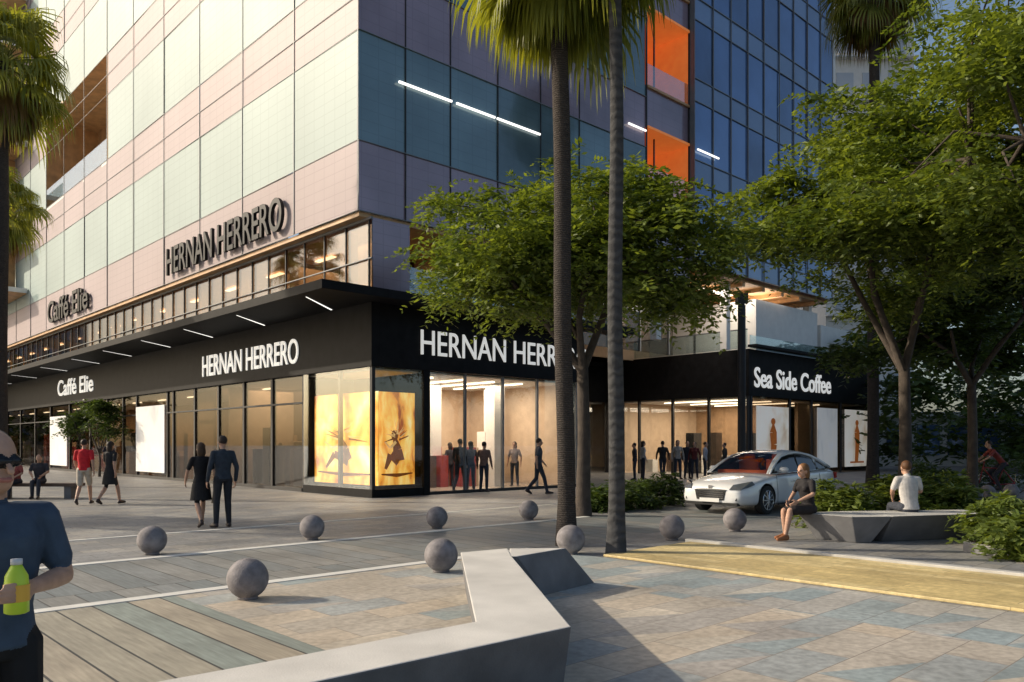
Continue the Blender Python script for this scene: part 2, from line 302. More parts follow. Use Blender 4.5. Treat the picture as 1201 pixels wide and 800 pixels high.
# ground floor shops
sh=MB(B)
sh.box(.1,62,.1,8.9,.02,.05,M_floor)
sh.box(.2,62,.2,9.0,3.9,3.95,M_white)
sh.box(9.2,20,9.4,21.5,3.9,3.95,M_white); sh.box(.2,9,21.8,35.5,3.9,3.95,M_white)
sh.box(.1,62,9.0,9.1,.05,3.9,M_cream); sh.box(10.5,10.6,.2,9,.05,3.9,M_cream)
sh.box(4.1,4.25,-.02,.15,0,3.97,M_frame)
for u in (6.4,8.7,11.0,13.4,15.8,16.5,20.5,22.5,25,28,32,36.2,40,44,48,52,56): sh.box(u,u+.14,-.03,.12,0,3.97,M_frame)
sh.box(4.25,62,-.05,.1,0,.12,M_frame); sh.box(4.25,62,-.04,.1,3.0,3.06,M_frame)
sh.box(4.25,62,.02,.04,.12,3.97,G_dark)
sh.box(11,62,5,5.1,.05,3.9,M_tan); sh.box(12.7,15,.6,.8,.05,3.9,M_cream)
sh.box(4.3,10.5,3.0,3.1,.05,3.9,M_brown)
rs0=random.Random(12)
for i in range(60):
    u=4.6+i*.95+rs0.uniform(0,.4); a=rs0.uniform(.7,2.8); h=rs0.uniform(.7,2.4)
    if 12.4<u<15.2: continue
    sh.box(u,u+rs0.uniform(.2,.8),a,a+rs0.uniform(.2,.6),.05,h,rs0.choice([M_brown,M_brown,M_frame,M_tan,M_white,M_red,M_frame,M_cream]))
    if i%4==1: sh.box(u,u+1.2,1.6,1.7,3.84,3.88,M_lampw)
for i in range(7):
    u=5+i*.8; sh.box(u,u+.6,2.85,2.99,1.0,1.04,M_cream); sh.box(u,u+.6,2.85,2.99,1.7,1.74,M_cream); sh.box(u+.1,u+.3,2.86,2.98,1.04,1.3,rs0.choice([M_red,M_white,M_tan])); sh.box(u+.35,u+.5,2.86,2.98,1.74,2.0,rs0.choice([M_red,M_white,M_tan]))
sh.box(-.08,4.1,-.08,.1,0,.25,M_black); sh.box(-.08,.1,.1,1.9,0,.25,M_black); sh.box(-.08,.04,-.08,.04,.25,3.97,M_frame)
sh.box(1.95,2.07,.05,.17,.0,3.97,M_frame); sh.box(4.0,4.1,.1,2,.05,3.9,M_black); sh.box(.1,4.0,1.85,1.95,.05,3.9,M_black)
sh.box(-.05,4.1,-.06,-.04,.25,3.97,G_shop); sh.box(-.06,-.04,-.04,1.85,.25,3.97,G_shop)
sh.box(-.1,.15,1.85,2.1,0,3.97,M_black)
sh.box(.0,.02,2.1,9.2,.1,3.97,G_shop); sh.box(-.03,.08,2.1,9.2,0,.1,M_frame)
for v in (3.6,5.3,7.0,9.1): sh.box(-.04,.06,v,v+.07,.1,3.97,M_mull)
sh.box(6,6.1,2.1,9,.05,3.9,M_cream)
for (a,b) in ((2.6,1.5),(4.5,3),(6.4,1.6),(7.9,3.4)): sh.box(b,b+.5,a,a+.5,.05,3.9,M_white)
rs_=random.Random(3)
for k in range(26):
    a=rs_.uniform(2.4,8.4); b=rs_.uniform(1.2,5.4); h=rs_.choice([.8,1.0,1.2,1.5,2.1]); sh.box(b,b+rs_.uniform(.3,.8),a,a+rs_.uniform(.2,.8),.05,h,rs_.choice([M_brown,M_tan,M_white,M_red,M_frame,M_cream]))
for v in (3,4.4,5.8,7.2): sh.box(1,5,v,v+.08,3.84,3.88,M_lampw)
sh.box(9,9.04,9.3,21.6,.1,3.97,G_shop); sh.box(15,15.1,9.3,21.6,0,3.9,M_cream)
for v in np.arange(9.3,21.6,2.05): sh.box(8.96,9.1,v,v+.08,0,3.97,M_frame)
for v in (10,13,16,19): sh.box(10,14,v,v+.12,3.84,3.88,M_lampw)
for k in range(12):
    a=rs_.uniform(9.8,20.5); b=rs_.uniform(10,14); sh.box(b,b+.6,a,a+rs_.uniform(.4,1.2),.05,rs_.uniform(.8,2.4),rs_.choice([M_brown,M_tan,M_white,M_frame]))
sh.box(0,9,21.64,21.66,.1,3.97,G_shop); sh.box(0,.03,21.75,35.5,.1,3.97,G_dark)
for u in (0,2.2,4.4,6.6,8.8): sh.box(u,u+.12,21.58,21.72,0,3.97,M_frame)
for v in (21.75,25.6,28,31.5,35.4): sh.box(-.04,.08,v,v+.16,0,3.97,M_frame)
sh.box(7.8,7.9,21.8,35.5,0,3.9,M_cream); sh.box(1.5,1.7,29.5,35.4,0,3.9,M_cream); sh.box(1.8,7.8,28.8,28.9,0,3.9,M_tan)
for k in range(22):
    a=rs_.uniform(22.3,28); b=rs_.uniform(1,7); sh.box(b,b+.5,a,a+rs_.uniform(.4,.9),.05,rs_.choice([.75,.75,1.1,1.0,2.2]),rs_.choice([M_brown,M_tan,M_white,M_frame]))
for v in (23,25.5,28,31): sh.box(1,6,v,v+.12,3.84,3.88,M_lampw)
sh.obj('ground_floor_shops',bld)
rc.obj('recesses_and_balconies',bld)
# ---------------------------------------------------------------- posters
def poster_mat(name,cols,es,sc=1.2,seed=0):
    m,nt,b=newmat(name); N=nt.nodes; L=nt.links
    tc=N.new('ShaderNodeTexCoord'); mp=N.new('ShaderNodeMapping'); mp.inputs['Location'].default_value=(seed,seed*2,0); L.new(tc.outputs['Generated'],mp.inputs[0])
    no=N.new('ShaderNodeTexNoise'); no.inputs['Scale'].default_value=sc*1.6; no.inputs['Detail'].default_value=3; no.inputs['Distortion'].default_value=.3; L.new(mp.outputs[0],no.inputs[0])
    rp=N.new('ShaderNodeValToRGB')
    while len(rp.color_ramp.elements)<len(cols): rp.color_ramp.elements.new(.5)
    for i,c in enumerate(cols): rp.color_ramp.elements[i].position=.3+.4*i/(len(cols)-1); rp.color_ramp.elements[i].color=(*c,1)
    L.new(no.outputs['Fac'],rp.inputs[0]); L.new(rp.outputs[0],b.inputs['Base Color']); L.new(rp.outputs[0],b.inputs['Emission Color']); b.inputs['Emission Strength'].default_value=es
    b.inputs['Specular IOR Level'].default_value=.1; b.inputs['Roughness'].default_value=.7
    m.cycles.emission_sampling='NONE'
    return m
PW=poster_mat('poster_warm',[(.35,.08,.015),(.85,.36,.05),(1,.58,.12),(1,.74,.26),(1,.88,.5)],.85,1.7)
PP=poster_mat('poster_pale',[(.5,.5,.5),(.66,.65,.63),(.7,.68,.65),(.68,.68,.7)],.22,1.0,3)
PC=poster_mat('poster_coffee',[(.55,.40,.28),(.7,.62,.5),(.8,.75,.68),(.8,.78,.72)],.3,1.2,5)
PD=mat('poster_print_dark',(.14,.045,.015),.7,var=.6,vs=4,em=(.45,.14,.03),es=.28,spec=.1); PL=mat('poster_print_light',(.8,.55,.25),.7,var=.3,vs=4,em=(1,.65,.25),es=.5,spec=.1)
def rib(q,pts,w,m,flip):
    T=(lambda a,z,d: (a,d,z)) if not flip else (lambda a,z,d:(d,a,z))
    d0=q.d
    for (p,r_),(p2,r2) in zip(zip(pts,w),zip(pts[1:],w[1:])):
        dx,dz=p2[0]-p[0],p2[1]-p[1]; L=math.hypot(dx,dz) or 1; nx,nz=-dz/L,dx/L
        q.poly([T(p[0]+nx*r_,p[1]+nz*r_,d0),T(p2[0]+nx*r2,p2[1]+nz*r2,d0),T(p2[0]-nx*r2,p2[1]-nz*r2,d0),T(p[0]-nx*r_,p[1]-nz*r_,d0)],m)
def disc(q,c,r,m,flip,ry=None):
    T=(lambda a,z,d: (a,d,z)) if not flip else (lambda a,z,d:(d,a,z)); ry=ry or r
    q.poly([T(c[0]+r*math.cos(t),c[1]+ry*math.sin(t),q.d) for t in np.linspace(0,2*math.pi,20)[:-1]],m)
rpz=random.Random(8)
def poster(u0,u1,v0,v1,z0,z1,m,kind=0):
    q=MB(B); q.box(u0,u1,v0,v1,z0,z1,m)
    flip=(u1-u0)<(v1-v0); a0,a1=(v0,v1) if flip else (u0,u1); q.d=(u0 if flip else v0)-.004; c=(a0+a1)/2; w=(a1-a0)
    if kind==1:
        sg=-1 if flip else 1
        disc(q,(c+sg*w*.05,z0+1.55),.13,PD,flip,.17); q.d-=.002
        rib(q,[(c+sg*w*.05,z0+1.45),(c-sg*w*.02,z0+1.1),(c-sg*w*.06,z0+.75)],[.07,.17,.22],PD,flip); q.d-=.002
        rib(q,[(c-sg*w*.06,z0+.72),(c+sg*w*.16,z0+.95),(c+sg*w*.30,z0+.5)],[.15,.12,.05],PD,flip); q.d-=.002
        rib(q,[(c+sg*w*.02,z0+1.35),(c+sg*w*.18,z0+1.15),(c+sg*w*.32,z0+1.35)],[.05,.045,.03],PL,flip); q.d-=.002
        for k in range(16):
            t=rpz.uniform(.2,3.0); l0=rpz.uniform(.2,.45); l1=rpz.uniform(.6,1.2); pts=[(c+w*.5*.3*math.cos(t)*l0/.3*.5,z0+1.35+l0*math.sin(t)),(c+w*.36*math.cos(t+.2),z0+1.3+.7*l1*math.sin(t+.2))]
            rib(q,pts,[rpz.uniform(.015,.04),.004],PD if k%3==0 else PL,flip); q.d-=.0015
        rib(q,[(c-w*.42,z0+.34),(c,z0+.30),(c+w*.42,z0+.36)],[.02,.06,.02],PD,flip)
    if kind==2:
        disc(q,(c,z1-.75),w*.07,PD,flip,.17); q.d-=.003; rib(q,[(c,z1-.9),(c,z1-1.3),(c+w*.02,z1-1.9),(c-w*.03,z0+.25)],[.1,w*.11,w*.09,w*.07],PD,flip)
        q.d-=.003; rib(q,[(c-w*.3,z0+.25),(c+w*.3,z0+.25)],[.05,.05],PD,flip)
    q.obj('window_poster',recalc=False)
poster(.1,3.9,.25,.29,.35,3.25,PW,1); poster(.25,.29,.35,1.75,.35,3.25,PW,1)
poster(16.7,20.4,-.1,-.06,.3,3.4,PP); poster(32.3,36,-.1,-.06,.3,3.3,PP)
poster(-.1,-.06,22.2,25.4,.3,3.5,PC,2); poster(-.1,-.06,32.0,35.1,.3,3.6,PC,2); poster(-.1,-.06,28.6,31.0,.3,3.6,PP)
# ---------------------------------------------------------------- signs
def sign(body,o,dirv,length,height,m,ext=.02,bold=0.0):
    cu=bpy.data.curves.new('t','FONT'); cu.body=body; cu.size=1; cu.extrude=ext; cu.offset=bold
    to=bpy.data.objects.new('t',cu); S.collection.objects.link(to); dg=bpy.context.evaluated_depsgraph_get(); me=bpy.data.meshes.new_from_object(to.evaluated_get(dg))
    bpy.data.objects.remove(to)
    n=len(me.vertices); co=np.zeros(n*3); me.vertices.foreach_get('co',co); co=co.reshape(-1,3)
    co[:,0]=(co[:,0]-co[:,0].min())/(np.ptp(co[:,0]))*length; co[:,1]=(co[:,1]-co[:,1].min())/np.ptp(co[:,1])*height
    d=Vector(dirv).normalized(); up=Vector((0,0,1)); nn=d.cross(up)
    R=np.array([d,up,nn]); out=co@R+np.array(o); me.vertices.foreach_set('co',out.reshape(-1)); me.materials.clear(); me.materials.append(m); me.update()
    link('shop_sign',me)
dl=(-UX,-UY,0); dr=(VX,VY,0)
sign('HERNAN HERRERO',B(12.3,-.15,4.38),dl,8.0,.85,M_sign,bold=.006)
sign('Caffé Elie',B(34,-.15,4.5),dl,7.0,.95,M_sign,bold=.01)
sign('HERNAN HERRERO',B(-.15,1.7,4.45),dr,8.0,.80,M_sign)
sign('Sea Side Coffee',B(-.09,22.0,4.4),dr,8.2,1.0,M_sign,bold=.012)
sign('HERNAN HERRERO',B(14.8,-.66,8.85),dl,10.4,1.15,M_signb,.06,bold=.010)
sign('Caffé Elie',B(34,-.66,8.85),dl,8.0,1.3,M_signb,.06,bold=.010)
# ---------------------------------------------------------------- background buildings
bb=empty('apartment_building'); q=MB()
q.box(24.2,31,62,80,0,70,M_white)
for k in range(20):
    for x in np.arange(25.0,30.5,2.0): q.box(x,x+1.3,61.93,61.99,2+3.3*k,3.8+3.3*k,P_apt)
    q.box(24.1,31.1,61.4,61.99,1.5+3.3*k,1.62+3.3*k,M_white)
q.obj('walls_and_windows',bb)
bb=empty('low_pavilion'); q=MB(); q.box(26,46,58,64,0,3.6,M_white); q.box(25.6,46.4,57.5,64.5,3.6,3.9,M_white)
for x in np.arange(27,45,2.2): q.box(x,x+1.6,57.9,57.97,.8,3.0,P_blue)
q.obj('walls_and_roof',bb)
bb=empty('distant_building'); q=MB(); q.box(-90,-48,85,110,0,26,M_cream)
for k in range(7):
    for x in np.arange(-89,-49,3.0): q.box(x,x+1.9,84.9,84.97,1.5+3.5*k,3.6+3.5*k,P_blue)
q.obj('walls_and_windows',bb)
# ---------------------------------------------------------------- foliage
L_tree=leaf_mat('leaf_green',(.028,.062,.010),(.23,.29,.05),.36)
L_tree2=leaf_mat('leaf_dark',(.02,.045,.012),(.10,.15,.03),.3)
L_palm=leaf_mat('palm_leaf',(.07,.10,.015),(.28,.29,.05),.4)
L_dead=leaf_mat('palm_dead_leaf',(.10,.055,.02),(.24,.15,.06),.25)
L_shrub=leaf_mat('shrub_leaf',(.05,.09,.018),(.20,.25,.05),.35)
M_bark=mat('bark',(.060,.046,.036),.9,var=.35,vs=6,bump=.6,bs=25)
def palm_bark(name,c1,c2,sc):
    m,nt,b=newmat(name); N=nt.nodes;L=nt.links
    tc=N.new('ShaderNodeTexCoord'); w=N.new('ShaderNodeTexWave'); w.bands_direction='Z'; w.inputs['Scale'].default_value=sc; w.inputs['Distortion'].default_value=5; w.inputs['Detail'].default_value=4; w.inputs['Detail Scale'].default_value=3
    L.new(tc.outputs['Object'],w.inputs[0]); rp=N.new('ShaderNodeValToRGB'); rp.color_ramp.elements[0].color=(*c1,1); rp.color_ramp.elements[1].color=(*c2,1)
    no=N.new('ShaderNodeTexNoise'); no.inputs['Scale'].default_value=9; no.inputs['Detail'].default_value=6; L.new(tc.outputs['Object'],no.inputs[0])
    f=mth(nt,'ADD',mth(nt,'MULTIPLY',w.outputs['Fac'],.45),mth(nt,'MULTIPLY',no.outputs['Fac'],.55))
    L.new(f,rp.inputs[0]); L.new(rp.outputs[0],b.inputs['Base Color']); b.inputs['Roughness'].default_value=.95; b.inputs['Specular IOR Level'].default_value=.2
    bp=N.new('ShaderNodeBump'); bp.inputs['Distance'].default_value=.02; L.new(f,bp.inputs['Height']); L.new(bp.outputs[0],b.inputs['Normal']); return m
M_ring=palm_bark('palm_ringed_bark',(.015,.013,.012),(.095,.08,.07),9); M_smooth=palm_bark('palm_smooth_bark',(.03,.03,.032),(.08,.08,.08),2)
def unit(a): return a/np.maximum(np.linalg.norm(a,axis=-1,keepdims=True),1e-9)
def leaf_obj(name,P,D,Sd,ln,wd,m,parent):
    n=len(P); ln=ln[:,None]; wd=wd[:,None]
    V=np.stack([P,P+D*ln*.5+Sd*wd,P+D*ln,P+D*ln*.5-Sd*wd],1).reshape(-1,3)
    me=bpy.data.meshes.new(name); me.vertices.add(4*n); me.vertices.foreach_set('co',V.reshape(-1).astype(np.float32))
    me.loops.add(4*n); me.loops.foreach_set('vertex_index',np.arange(4*n,dtype=np.int32)); me.polygons.add(n)
    me.polygons.foreach_set('loop_start',np.arange(0,4*n,4,dtype=np.int32)); me.polygons.foreach_set('loop_total',np.full(n,4,dtype=np.int32))
    me.update(); me.validate(); me.materials.append(m); return link(name,me,parent)
def sprays(C,ns,spl,npair,ll,lw,spread,r):
    k=len(C); base=np.repeat(C,ns,0); a=r.uniform(0,2*np.pi,k*ns); el=r.normal(.1,.35,k*ns)
    d=np.stack([np.cos(a)*np.cos(el),np.sin(a)*np.cos(el),np.sin(el)],1)
    base=base+r.normal(0,1,(k*ns,3))*np.array(spread)
    L=spl*r.uniform(.6,1.4,k*ns)
    t=(np.arange(npair)+.5)/npair
    Pm=base[:,None,:]+d[:,None,:]*(L[:,None]*t)[:,:,None]
    Pm[:,:,2]-= (t**2)[None,:]*L[:,None]*.5
    side=unit(np.cross(d,[0,0,1])); side+=r.normal(0,.15,side.shape); side=unit(side)
    out=[];dirs=[];sds=[]
    for sgn in (1,-1):
        dd=unit(side*sgn+d*.55+np.array([0,0,-.25]))[:,None,:]+r.normal(0,.22,(k*ns,npair,3)); dd=unit(dd)
        sd=unit(np.cross(dd,np.array([0,0,1.])+r.normal(0,.45,dd.shape)))
        out.append(Pm.reshape(-1,3)); dirs.append(dd.reshape(-1,3)); sds.append(sd.reshape(-1,3))
    P=np.concatenate(out);D=np.concatenate(dirs);Sd=np.concatenate(sds); n=len(P)
    return P,D,Sd,ll*r.uniform(.7,1.25,n),lw*r.uniform(.7,1.25,n)
def tree(name,base,trunk_h,tr,cc,cr,ncl,seed,ns=16,spl=.7,npair=8,ll=.15,lw=.028,m=None,lean=(0,0),lobes=None):
    r=np.random.default_rng(seed); e=empty(name); bx,by=base; cc=np.array(cc,float); cr=np.array(cr,float)
    nl=lobes or max(6,ncl//11); lob=unit(r.normal(0,1,(nl,3))); lob[:,2]=np.where(lob[:,2]<-.75,-lob[:,2],lob[:,2]); lob=cc+lob*cr*r.uniform(.35,.95,(nl,1)); lr=cr.mean()*r.uniform(.20,.42,nl)
    ids=r.integers(0,nl,ncl); off=unit(r.normal(0,1,(ncl,3)))*r.uniform(.35,1,(ncl,1))*lr[ids][:,None]*np.array([1.3,1.3,.5]); C=lob[ids]+off
    bt=MB(); top=np.array([bx+lean[0],by+lean[1],trunk_h])
    bt.tube([(bx,by,-.05),(bx+.02,by,.4),(bx+lean[0]*.5+.04,by+lean[1]*.5,trunk_h*.5),tuple(top)],[tr*1.35,tr,tr*.85,tr*.75],M_bark,12)
    nh=5; hubs=[]
    for h in range(nh):
        a=2*math.pi*h/nh+r.uniform(-.4,.4); hub=cc+np.array([math.cos(a)*cr[0]*.42,math.sin(a)*cr[1]*.42,r.uniform(-.15,.25)*cr[2]]); hubs.append(hub)
        mid=top*.55+hub*.45+r.normal(0,.15,3)+np.array([0,0,-.05*cr[2]])
        bt.tube([tuple(top-np.array([0,0,.2])),tuple(mid),tuple(hub)],[tr*.6,tr*.42,tr*.27],M_bark,8)
    hubs=np.array(hubs)
    for i in range(nl):
        hb=hubs[np.argmin(np.linalg.norm(hubs-lob[i],axis=1))]
        mid=hb*.5+lob[i]*.5+r.normal(0,.2,3)
        bt.tube([tuple(hb),tuple(mid),tuple(lob[i])],[tr*.24,tr*.15,tr*.06],M_bark,6)
    for i in range(ncl):
        if i%3==0:
            mm=(lob[ids[i]]+C[i])/2+r.normal(0,.1,3); bt.tube([tuple(lob[ids[i]]),tuple(mm),tuple(C[i])],[tr*.08,tr*.05,tr*.03],M_bark,4,False)
    bt.obj('trunk_and_limbs',e,smooth=True,recalc=False)
    leaf_obj('foliage',*sprays(C,ns,spl,npair,ll,lw,(.25,.25,.10),r),m or L_tree,e)
    return e
tree('street_tree',(1.6,18.3),3.5,.17,(1.1,18.3,5.75),(3.7,3.2,2.1),290,11,ns=13,ll=.17,lw=.036,lobes=36)
tree('street_tree',(9.75,20.0),3.6,.17,(9.2,19.8,7.2),(4.0,3.4,3.3),330,12,ns=13,ll=.18,lw=.040,lobes=42)
tree('street_tree',(11.9,16.4),3.4,.18,(10.9,16.0,7.2),(3.9,3.2,4.6),400,13,ns=13,ll=.16,lw=.036,lobes=52)
tree('street_tree',(14.0,24.5),3.6,.16,(14.2,24.5,5.2),(4.0,3.0,2.6),150,14,m=L_tree2,ll=.22,lw=.055)
tree('street_tree',(22.5,33.5),4.0,.16,(22.5,33.5,5.8),(4.5,3.5,3.2),110,15,m=L_tree2,ll=.26,lw=.07)
tree('street_tree',(-17.8,17.6),4,.2,(-17.8,17.6,7.3),(4.0,3.4,3.0),130,16,ll=.24,lw=.06,npair=6)  # unseen, left of frame; put in to shade the middle of the plaza
for (u,v,s) in ((22.3,-1.2,30),(24.6,-1.3,31)):
    x,y,_=B(u,v,0)
    tree('olive_tree',(x,y),1.3,.06,(x,y,2.6),(1.2,1.0,1.1),44,s,ns=9,spl=.4,npair=6,ll=.16,lw=.04,m=L_tree2)
r=np.random.default_rng(5); C=np.stack([r.uniform(20,75,240),r.uniform(44,56,240),r.uniform(.8,8.2,240)],1)
leaf_obj('distant_tree_row',*sprays(C,14,1.2,6,.5,.14,(.7,.7,.4),r),L_tree2,None)
r=np.random.default_rng(6); C=np.stack([r.uniform(-60,-34,80),r.uniform(62,76,80),r.uniform(1,8,80)],1)
leaf_obj('distant_tree_row',*sprays(C,14,1.2,6,.5,.14,(.7,.7,.4),r),L_tree2,None)
def shrub(name,boxes,n,seed,ll=.16,lw=.03,hh=.7,m=L_shrub):
    r=np.random.default_rng(seed); C=[]
    for (x,y,rx,ry,h) in boxes:
        a=unit(r.normal(0,1,(n,3)))*r.uniform(.4,1,(n,1)); a[:,2]=np.abs(a[:,2]); C.append(np.array([x,y,.1])+a*np.array([rx,ry,h]))
    C=np.concatenate(C); return leaf_obj(name,*sprays(C,9,.32,6,ll,lw,(.06,.06,.05),r),m,None)
shrub('shrub_bed',[(7.5,15.9,1.2,.7,.95),(6.4,15.8,.7,.6,.85),(8.8,16.0,1.0,.7,1.1)],44,1)
shrub('shrub_bed',[(8.0,12.6,.8,.8,.8),(7.6,11.6,.75,.6,.6),(9.2,12.9,1.1,.9,1.2),(8.8,11.2,1.2,.8,1.0)],48,2)
shrub('shrub_bed',[(3.0,20.5,.9,.8,.7),(3.9,21.6,.8,.8,.8),(2.1,19.6,.6,.5,.5)],30,3,m=L_tree2)
shrub('hedge',[(14,27,1.5,1.,1.1),(17,28.5,1.6,1,1.2),(20,30,1.7,1,1.3),(11.5,22.5,1.2,.9,.9)],34,4,m=L_tree2)
def palm(name,base,top,r0,r1,nf,seed,fan=.95,pet=1.0,skirt=20,bark=None,mskirt=None):
    r=random.Random(seed); e=empty(name); bt=MB(); b=Vector(base+(0,)); t=Vector(top)
    pts=[tuple(b.lerp(t,k/14)+Vector((.015*math.sin(k*.9),0,0))) for k in range(15)]; pts[0]=(b.x,b.y,-.05)
    rs=[r0*1.3 if k==0 else r0+(r1-r0)*k/14 for k in range(15)]
    bt.tube(pts,rs,bark or M_ring,18)
    lv=MB()
    def frond(az,el,mm,dead=False):
        d=Vector((math.cos(az)*math.cos(el),math.sin(az)*math.cos(el),math.sin(el)))
        pl=pet*r.uniform(.7,1.15)*(.6 if dead else 1)
        tip=t+d*pl+Vector((0,0,-.25*pl*(1 if el<.6 else .2)))
        bt.tube([tuple(t),tuple(t.lerp(tip,.5)+Vector((0,0,.06))),tuple(tip)],[.022,.016,.012],mm,5,False)
        fd=(tip-t.lerp(tip,.5)).normalized(); sd=fd.cross(Vector((0,0,1)))
        if sd.length<.1: sd=Vector((1,0,0))
        sd.normalize(); roll=r.uniform(-.5,.5); nn=sd.cross(fd); sd=(sd*math.cos(roll)+nn*math.sin(roll)).normalized(); nn=sd.cross(fd)
        nb=28; f=fan*r.uniform(.8,1.15)
        for k in range(nb):
            a=(k/(nb-1)-.5)*math.radians(230 if not dead else 110)+r.uniform(-.04,.04)
            bd=(fd*math.cos(a)+sd*math.sin(a)).normalized(); L=f*(1-.25*abs(a)/2)*r.uniform(.85,1.1)
            w=.036; ws=nn.cross(bd).normalized()
            p0=tip; p1=tip+bd*L*.45+nn*.03; p2=p1+(bd*.7+Vector((0,0,-.65))).normalized()*L*.33; p3=p2+(bd*.2+Vector((0,0,-1))).normalized()*L*.40
            bb=len(lv.v); i=lv.mi(mm)
            lv.v+=[tuple(p0-ws*.006),tuple(p0+ws*.006),tuple(p1-ws*w),tuple(p1+ws*w),tuple(p2-ws*w*.7),tuple(p2+ws*w*.7),tuple(p3)]
            lv.f+=[(bb,bb+1,bb+3,bb+2),(bb+2,bb+3,bb+5,bb+4),(bb+4,bb+5,bb+6)]; lv.m+=[i]*3
    for k in range(nf):
        el=math.radians(75-120*((k+.5)/nf)+r.uniform(-8,8)); frond(k*2.4+r.uniform(-.3,.3),el,L_palm)
    for k in range(skirt): frond(k*2.4,math.radians(r.uniform(-78,-45)),(mskirt or L_dead) if k%3 else L_palm,True)
    bt.obj('trunk',e,smooth=True,recalc=False); lv.obj('fronds',e,recalc=False)
palm('fan_palm',(.88,13.0),(.75,13.0,9.9),.145,.135,60,1,1.15,1.1,34,mskirt=L_palm)
palm('fan_palm',(1.55,12.0),(1.55,12.0,10.1),.125,.085,46,2,.9,1.0,14,bark=M_smooth)
palm('fan_palm',(-15.3,24.),(-15.2,24.,13.0),.2,.17,50,3,1.3,1.3,30)
palm('fan_palm',(-20.,31.),(-20.,31.,10.8),.2,.17,36,4,1.1,1.2,20)
palm('fan_palm',(13.0,29.),(13.1,29.,18.2),.2,.17,44,5,1.3,1.3,40)
# ---------------------------------------------------------------- street furniture
M_ball=mat('bollard_concrete',(.20,.185,.19),.8,var=.35,vs=8,bump=.5,bs=60)
def ball(u,v,r=.215):
    x,y,_=B(u,v,0); bm=bmesh.new(); bmesh.ops.create_uvsphere(bm,u_segments=40,v_segments=24,radius=r)
    for w in bm.verts:
        w.co.z=max(w.co.z,-r*.93); w.co.x+=x; w.co.y+=y; w.co.z+=r*.93+.02
    ret=bmesh.ops.create_cone(bm,cap_ends=True,segments=32,radius1=r*.5,radius2=r*.44,depth=.05)
    for w in ret['verts']: w.co+=Vector((x,y,.03))
    me=bpy.data.meshes.new('ball_bollard'); bm.to_mesh(me); bm.free(); me.materials.append(M_ball); link('ball_bollard',me,None,True)
for v in (-9.8,-7.2,-4.75,-2.2,-.2): ball(-12.45,v)
for v in (-9.3,-6.65,-3.95,-1.45): ball(-8.2,v,.21)
for (x,y) in ((13.9,23.5),(14.9,24.0),(13.0,22.6),(15.9,24.6)):
    ball((x-C0[0])*UX+(y-C0[1])*UY,(x-C0[0])*VX+(y-C0[1])*VY)
M_bt=mat('bench_lit_top',(.58,.56,.52),.65,var=.14,vs=2,bump=.15,bs=90); M_bs=mat('bench_shaded_side',(.13,.13,.135),.75,var=.25,vs=3,bump=.2,bs=60)  # one bench: sun on top and shade on sides put into the colours
e=empty('concrete_bench'); q=MB()
top=[(-.57,8.85),(-.05,9.2),(-.0,8.55),(.39,5.27),(-1.25,3.82),(-2.1,3.1),(-2.4,3.55),(-1.5,4.3),(-.25,5.42)]
top=[(x,y,.45) for x,y in top]
ins=[(.07,-.08),(0,-.1),(-.03,-.05),(-.05,.09),(.0,.09),(0,0),(0,-.0),(.03,-.08),(.08,-.05)]
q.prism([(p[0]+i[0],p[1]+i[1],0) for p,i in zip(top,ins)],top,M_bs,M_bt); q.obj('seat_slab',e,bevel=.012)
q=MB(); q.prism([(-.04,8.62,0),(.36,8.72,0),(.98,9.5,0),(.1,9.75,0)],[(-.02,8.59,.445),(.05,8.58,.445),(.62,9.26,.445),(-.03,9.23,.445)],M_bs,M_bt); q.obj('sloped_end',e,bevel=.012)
e=empty('concrete_bench'); q=MB()
t1=[(4.95,13.95),(5.55,13.12),(6.25,13.2),(5.75,14.2)]
t2=[(6.26,13.2),(8.15,13.75),(8.5,14.6),(5.77,14.2)]
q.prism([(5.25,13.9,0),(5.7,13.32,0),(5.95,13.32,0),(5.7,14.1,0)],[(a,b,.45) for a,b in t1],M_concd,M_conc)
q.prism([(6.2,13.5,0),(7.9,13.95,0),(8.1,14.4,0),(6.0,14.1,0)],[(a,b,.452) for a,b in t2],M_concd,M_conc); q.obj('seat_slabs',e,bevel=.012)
q=MB()
pts=[(6.9,12.3),(7.0,11.6),(7.7,10.8),(9.5,10.2),(13,10.5),(13,14.3),(9.2,14.3),(7.6,13.3)]
n=len(pts); cx=sum(p[0] for p in pts)/n; cy=sum(p[1] for p in pts)/n
M_soil=mat('soil',(.05,.035,.02),.95,var=.3)
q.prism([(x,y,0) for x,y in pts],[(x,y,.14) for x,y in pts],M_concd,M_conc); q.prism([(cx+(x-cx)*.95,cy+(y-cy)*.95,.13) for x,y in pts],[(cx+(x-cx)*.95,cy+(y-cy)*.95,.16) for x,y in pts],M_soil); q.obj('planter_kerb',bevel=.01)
e=empty('dark_column'); q=MB(); x=9.0; y=31.5  # plain column by the coffee corner; its glowing lamp head is made up
q.tube([(x,y,0),(x,y,.3),(x,y,.32),(x,y,7.2)],[.22,.22,.16,.15],M_frame,14); q.box(x-.2,x+.2,y-.2,y+.2,7.1,7.5,M_frame); q.box(x-.12,x+.12,y-.12,y+.12,7.05,7.11,M_strip); q.obj('column_and_added_head',e)
